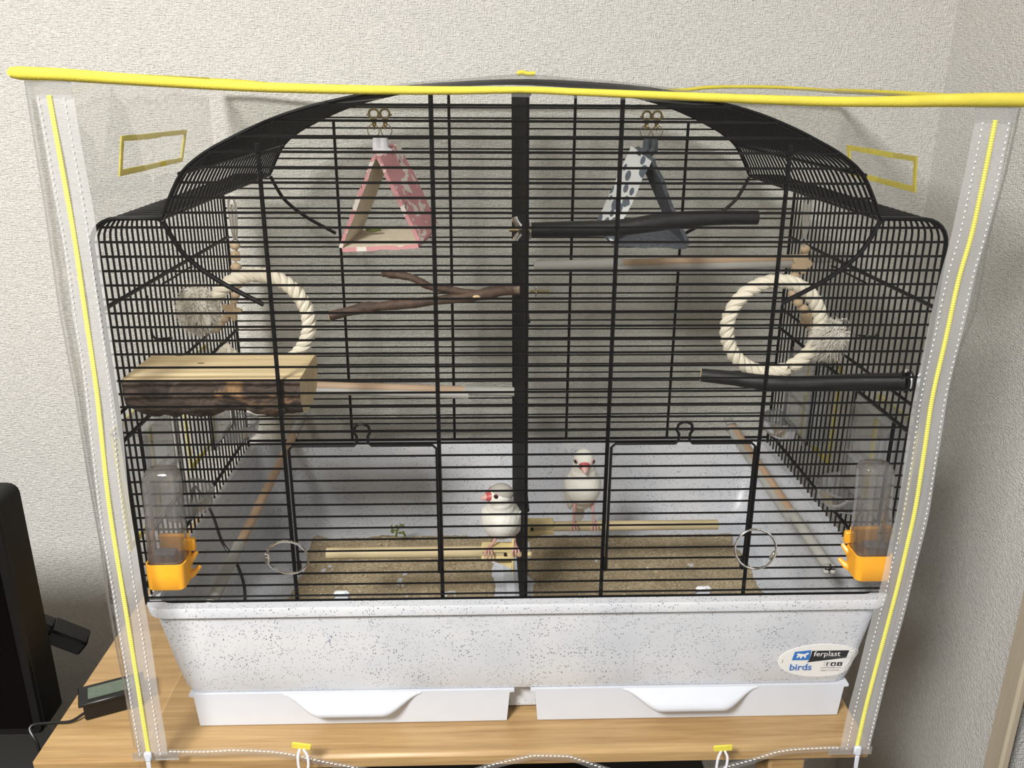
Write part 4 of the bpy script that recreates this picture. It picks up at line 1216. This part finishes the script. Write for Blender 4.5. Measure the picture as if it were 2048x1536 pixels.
# hem: double line with stitches
hem = [fpt(u/60, 1, -.0006) for u in range(3, 58)]
vs = []; fs = []
for p in hem: vs += [p+Vector((0, -.0008, .009)), p+Vector((0, -.0014, .0045)), p+Vector((0, -.0008, 0))]
for i in range(len(hem)-1):
    for k in range(2): a = i*3+k; fs.append((a, a+1, a+4, a+3))
h_ = MB().add(vs, fs).build('hem', m_seam, cv, angle=PI)
mb = MB()
for i in range(len(hem)-1):
    for k in range(3):
        p = hem[i].lerp(hem[i+1], (k+.5)/3); mb.box(p+Vector((0, -.0018, .0065)), (.0028, .0006, .0007))
tag(mb.build('stitching', m_stitch, h_, smooth=False), kind='stuff')
# vent windows with yellow trim on the side panels, and lower openings
def trim_loop(pts, wdt, name, holder=cv):
    # flat folded tape frame round an opening in a side panel, mitred at the corners
    P = [Vector(p) for p in pts]; c = sum(P, Vector())/4; mb = MB()
    X0 = P[0].x
    def off(i, d_):
        a_, p, b_ = P[i-1], P[i], P[(i+1) % 4]
        e1 = (p-a_).normalized(); e2 = (b_-p).normalized()
        n1 = Vector((0, -e1.z, e1.y)); n2 = Vector((0, -e2.z, e2.y))
        if n1.dot(c-p) < 0: n1 = -n1
        if n2.dot(c-p) < 0: n2 = -n2
        k = (n1+n2); k = k/(1+n1.dot(n2)); return p+k*d_
    sub = 8; ro = []; ri = []
    for i in range(4):
        for k in range(sub):
            t = k/sub; w1 = wdt*(1+.22*noise.noise(Vector((i*3+t*4, X0*9, 2))))
            o_ = P[i].lerp(P[(i+1) % 4], t); q0 = off(i, w1); q1 = off((i+1) % 4, w1)
            ro.append(o_+Vector((0, 0, .0006*noise.noise(Vector((i*5+t*5, 1, X0)))))); ri.append(q0.lerp(q1, t))
    rings = [[o_+Vector((h_, 0, 0)), i_+Vector((h_, 0, 0)), i_-Vector((h_, 0, 0)), o_-Vector((h_, 0, 0))] for o_, i_ in zip(ro, ri) for h_ in (.0009,)]
    mb.loft(rings, cap0=False, cap1=False, closed=True); mb.build(name, m_yellow2, holder, smooth=False)
trim_loop([at(242, 272, X=-.412), at(373, 259, X=-.412), at(364, 324, X=-.412), at(238, 353, X=-.412)], .0058, 'vent_trim')
trim_loop([at(1694, 290, X=.432), at(1834, 313, X=.432), at(1831, 385, X=.432), at(1700, 350, X=.432)], .0058, 'vent_trim')
for s in (-1, 1):
    X = s*.425
    for (a, b) in ((.055, .155), (.262, .375)):
        trim_loop([(X, a, .172), (X, b, .172), (X, b, .030), (X, a, .030)], .0075, 'opening_trim')
# tabs with white loops at the hem
for px, py, rz in ((603, 1492, .18), (1446, 1496, -.06)):
    p = at(px, py, Y=YF1-.004)
    Rr = Matrix.Rotation(rz, 3, 'Y')
    tbm = MB().box(p, (.0195, .0020, .0070), Rr, bev=.0006)
    t_ = tbm.build('yellow_tab', m_yellow, cv)
    MB().tube(smoothpts([p+Vector((-.002, -.001, -.003)), p+Vector((-.0045, -.001, -.013)), p+Vector((-.004, 0, -.03)), p+Vector((.004, 0, -.03)), p+Vector((.0055, -.001, -.013)), p+Vector((.002, -.001, -.003))], 4), .0014, 6, flat=.6).build('cord_loop', m_whitec, t_)

# ---------------------------------------------------------------- groups of repeats
GR = {'java_sparrow': 'white sparrows in the cage', 'seed_feeder': 'clear feeders on the side walls', 'water_bottle': 'water bottles on the front bars', 'triangle_swing': 'cloth triangle swings',
      'rope_ring': 'rope rings on the cage walls', 'bead_string': 'wooden bead strings', 'binder_ring': 'binder rings on the doors', 'dowel_perch': 'dowel perches in yellow holders',
      'plastic_ended_perch': 'grey-ended wooden perches', 'branch_perch': 'black bark perches', 'green_sprig': 'green sprigs'}
for o in bpy.data.objects:
    if o.parent is None and 'label' in o:
        k = o.name.split('.')[0]
        if k in GR: o['group'] = GR[k]
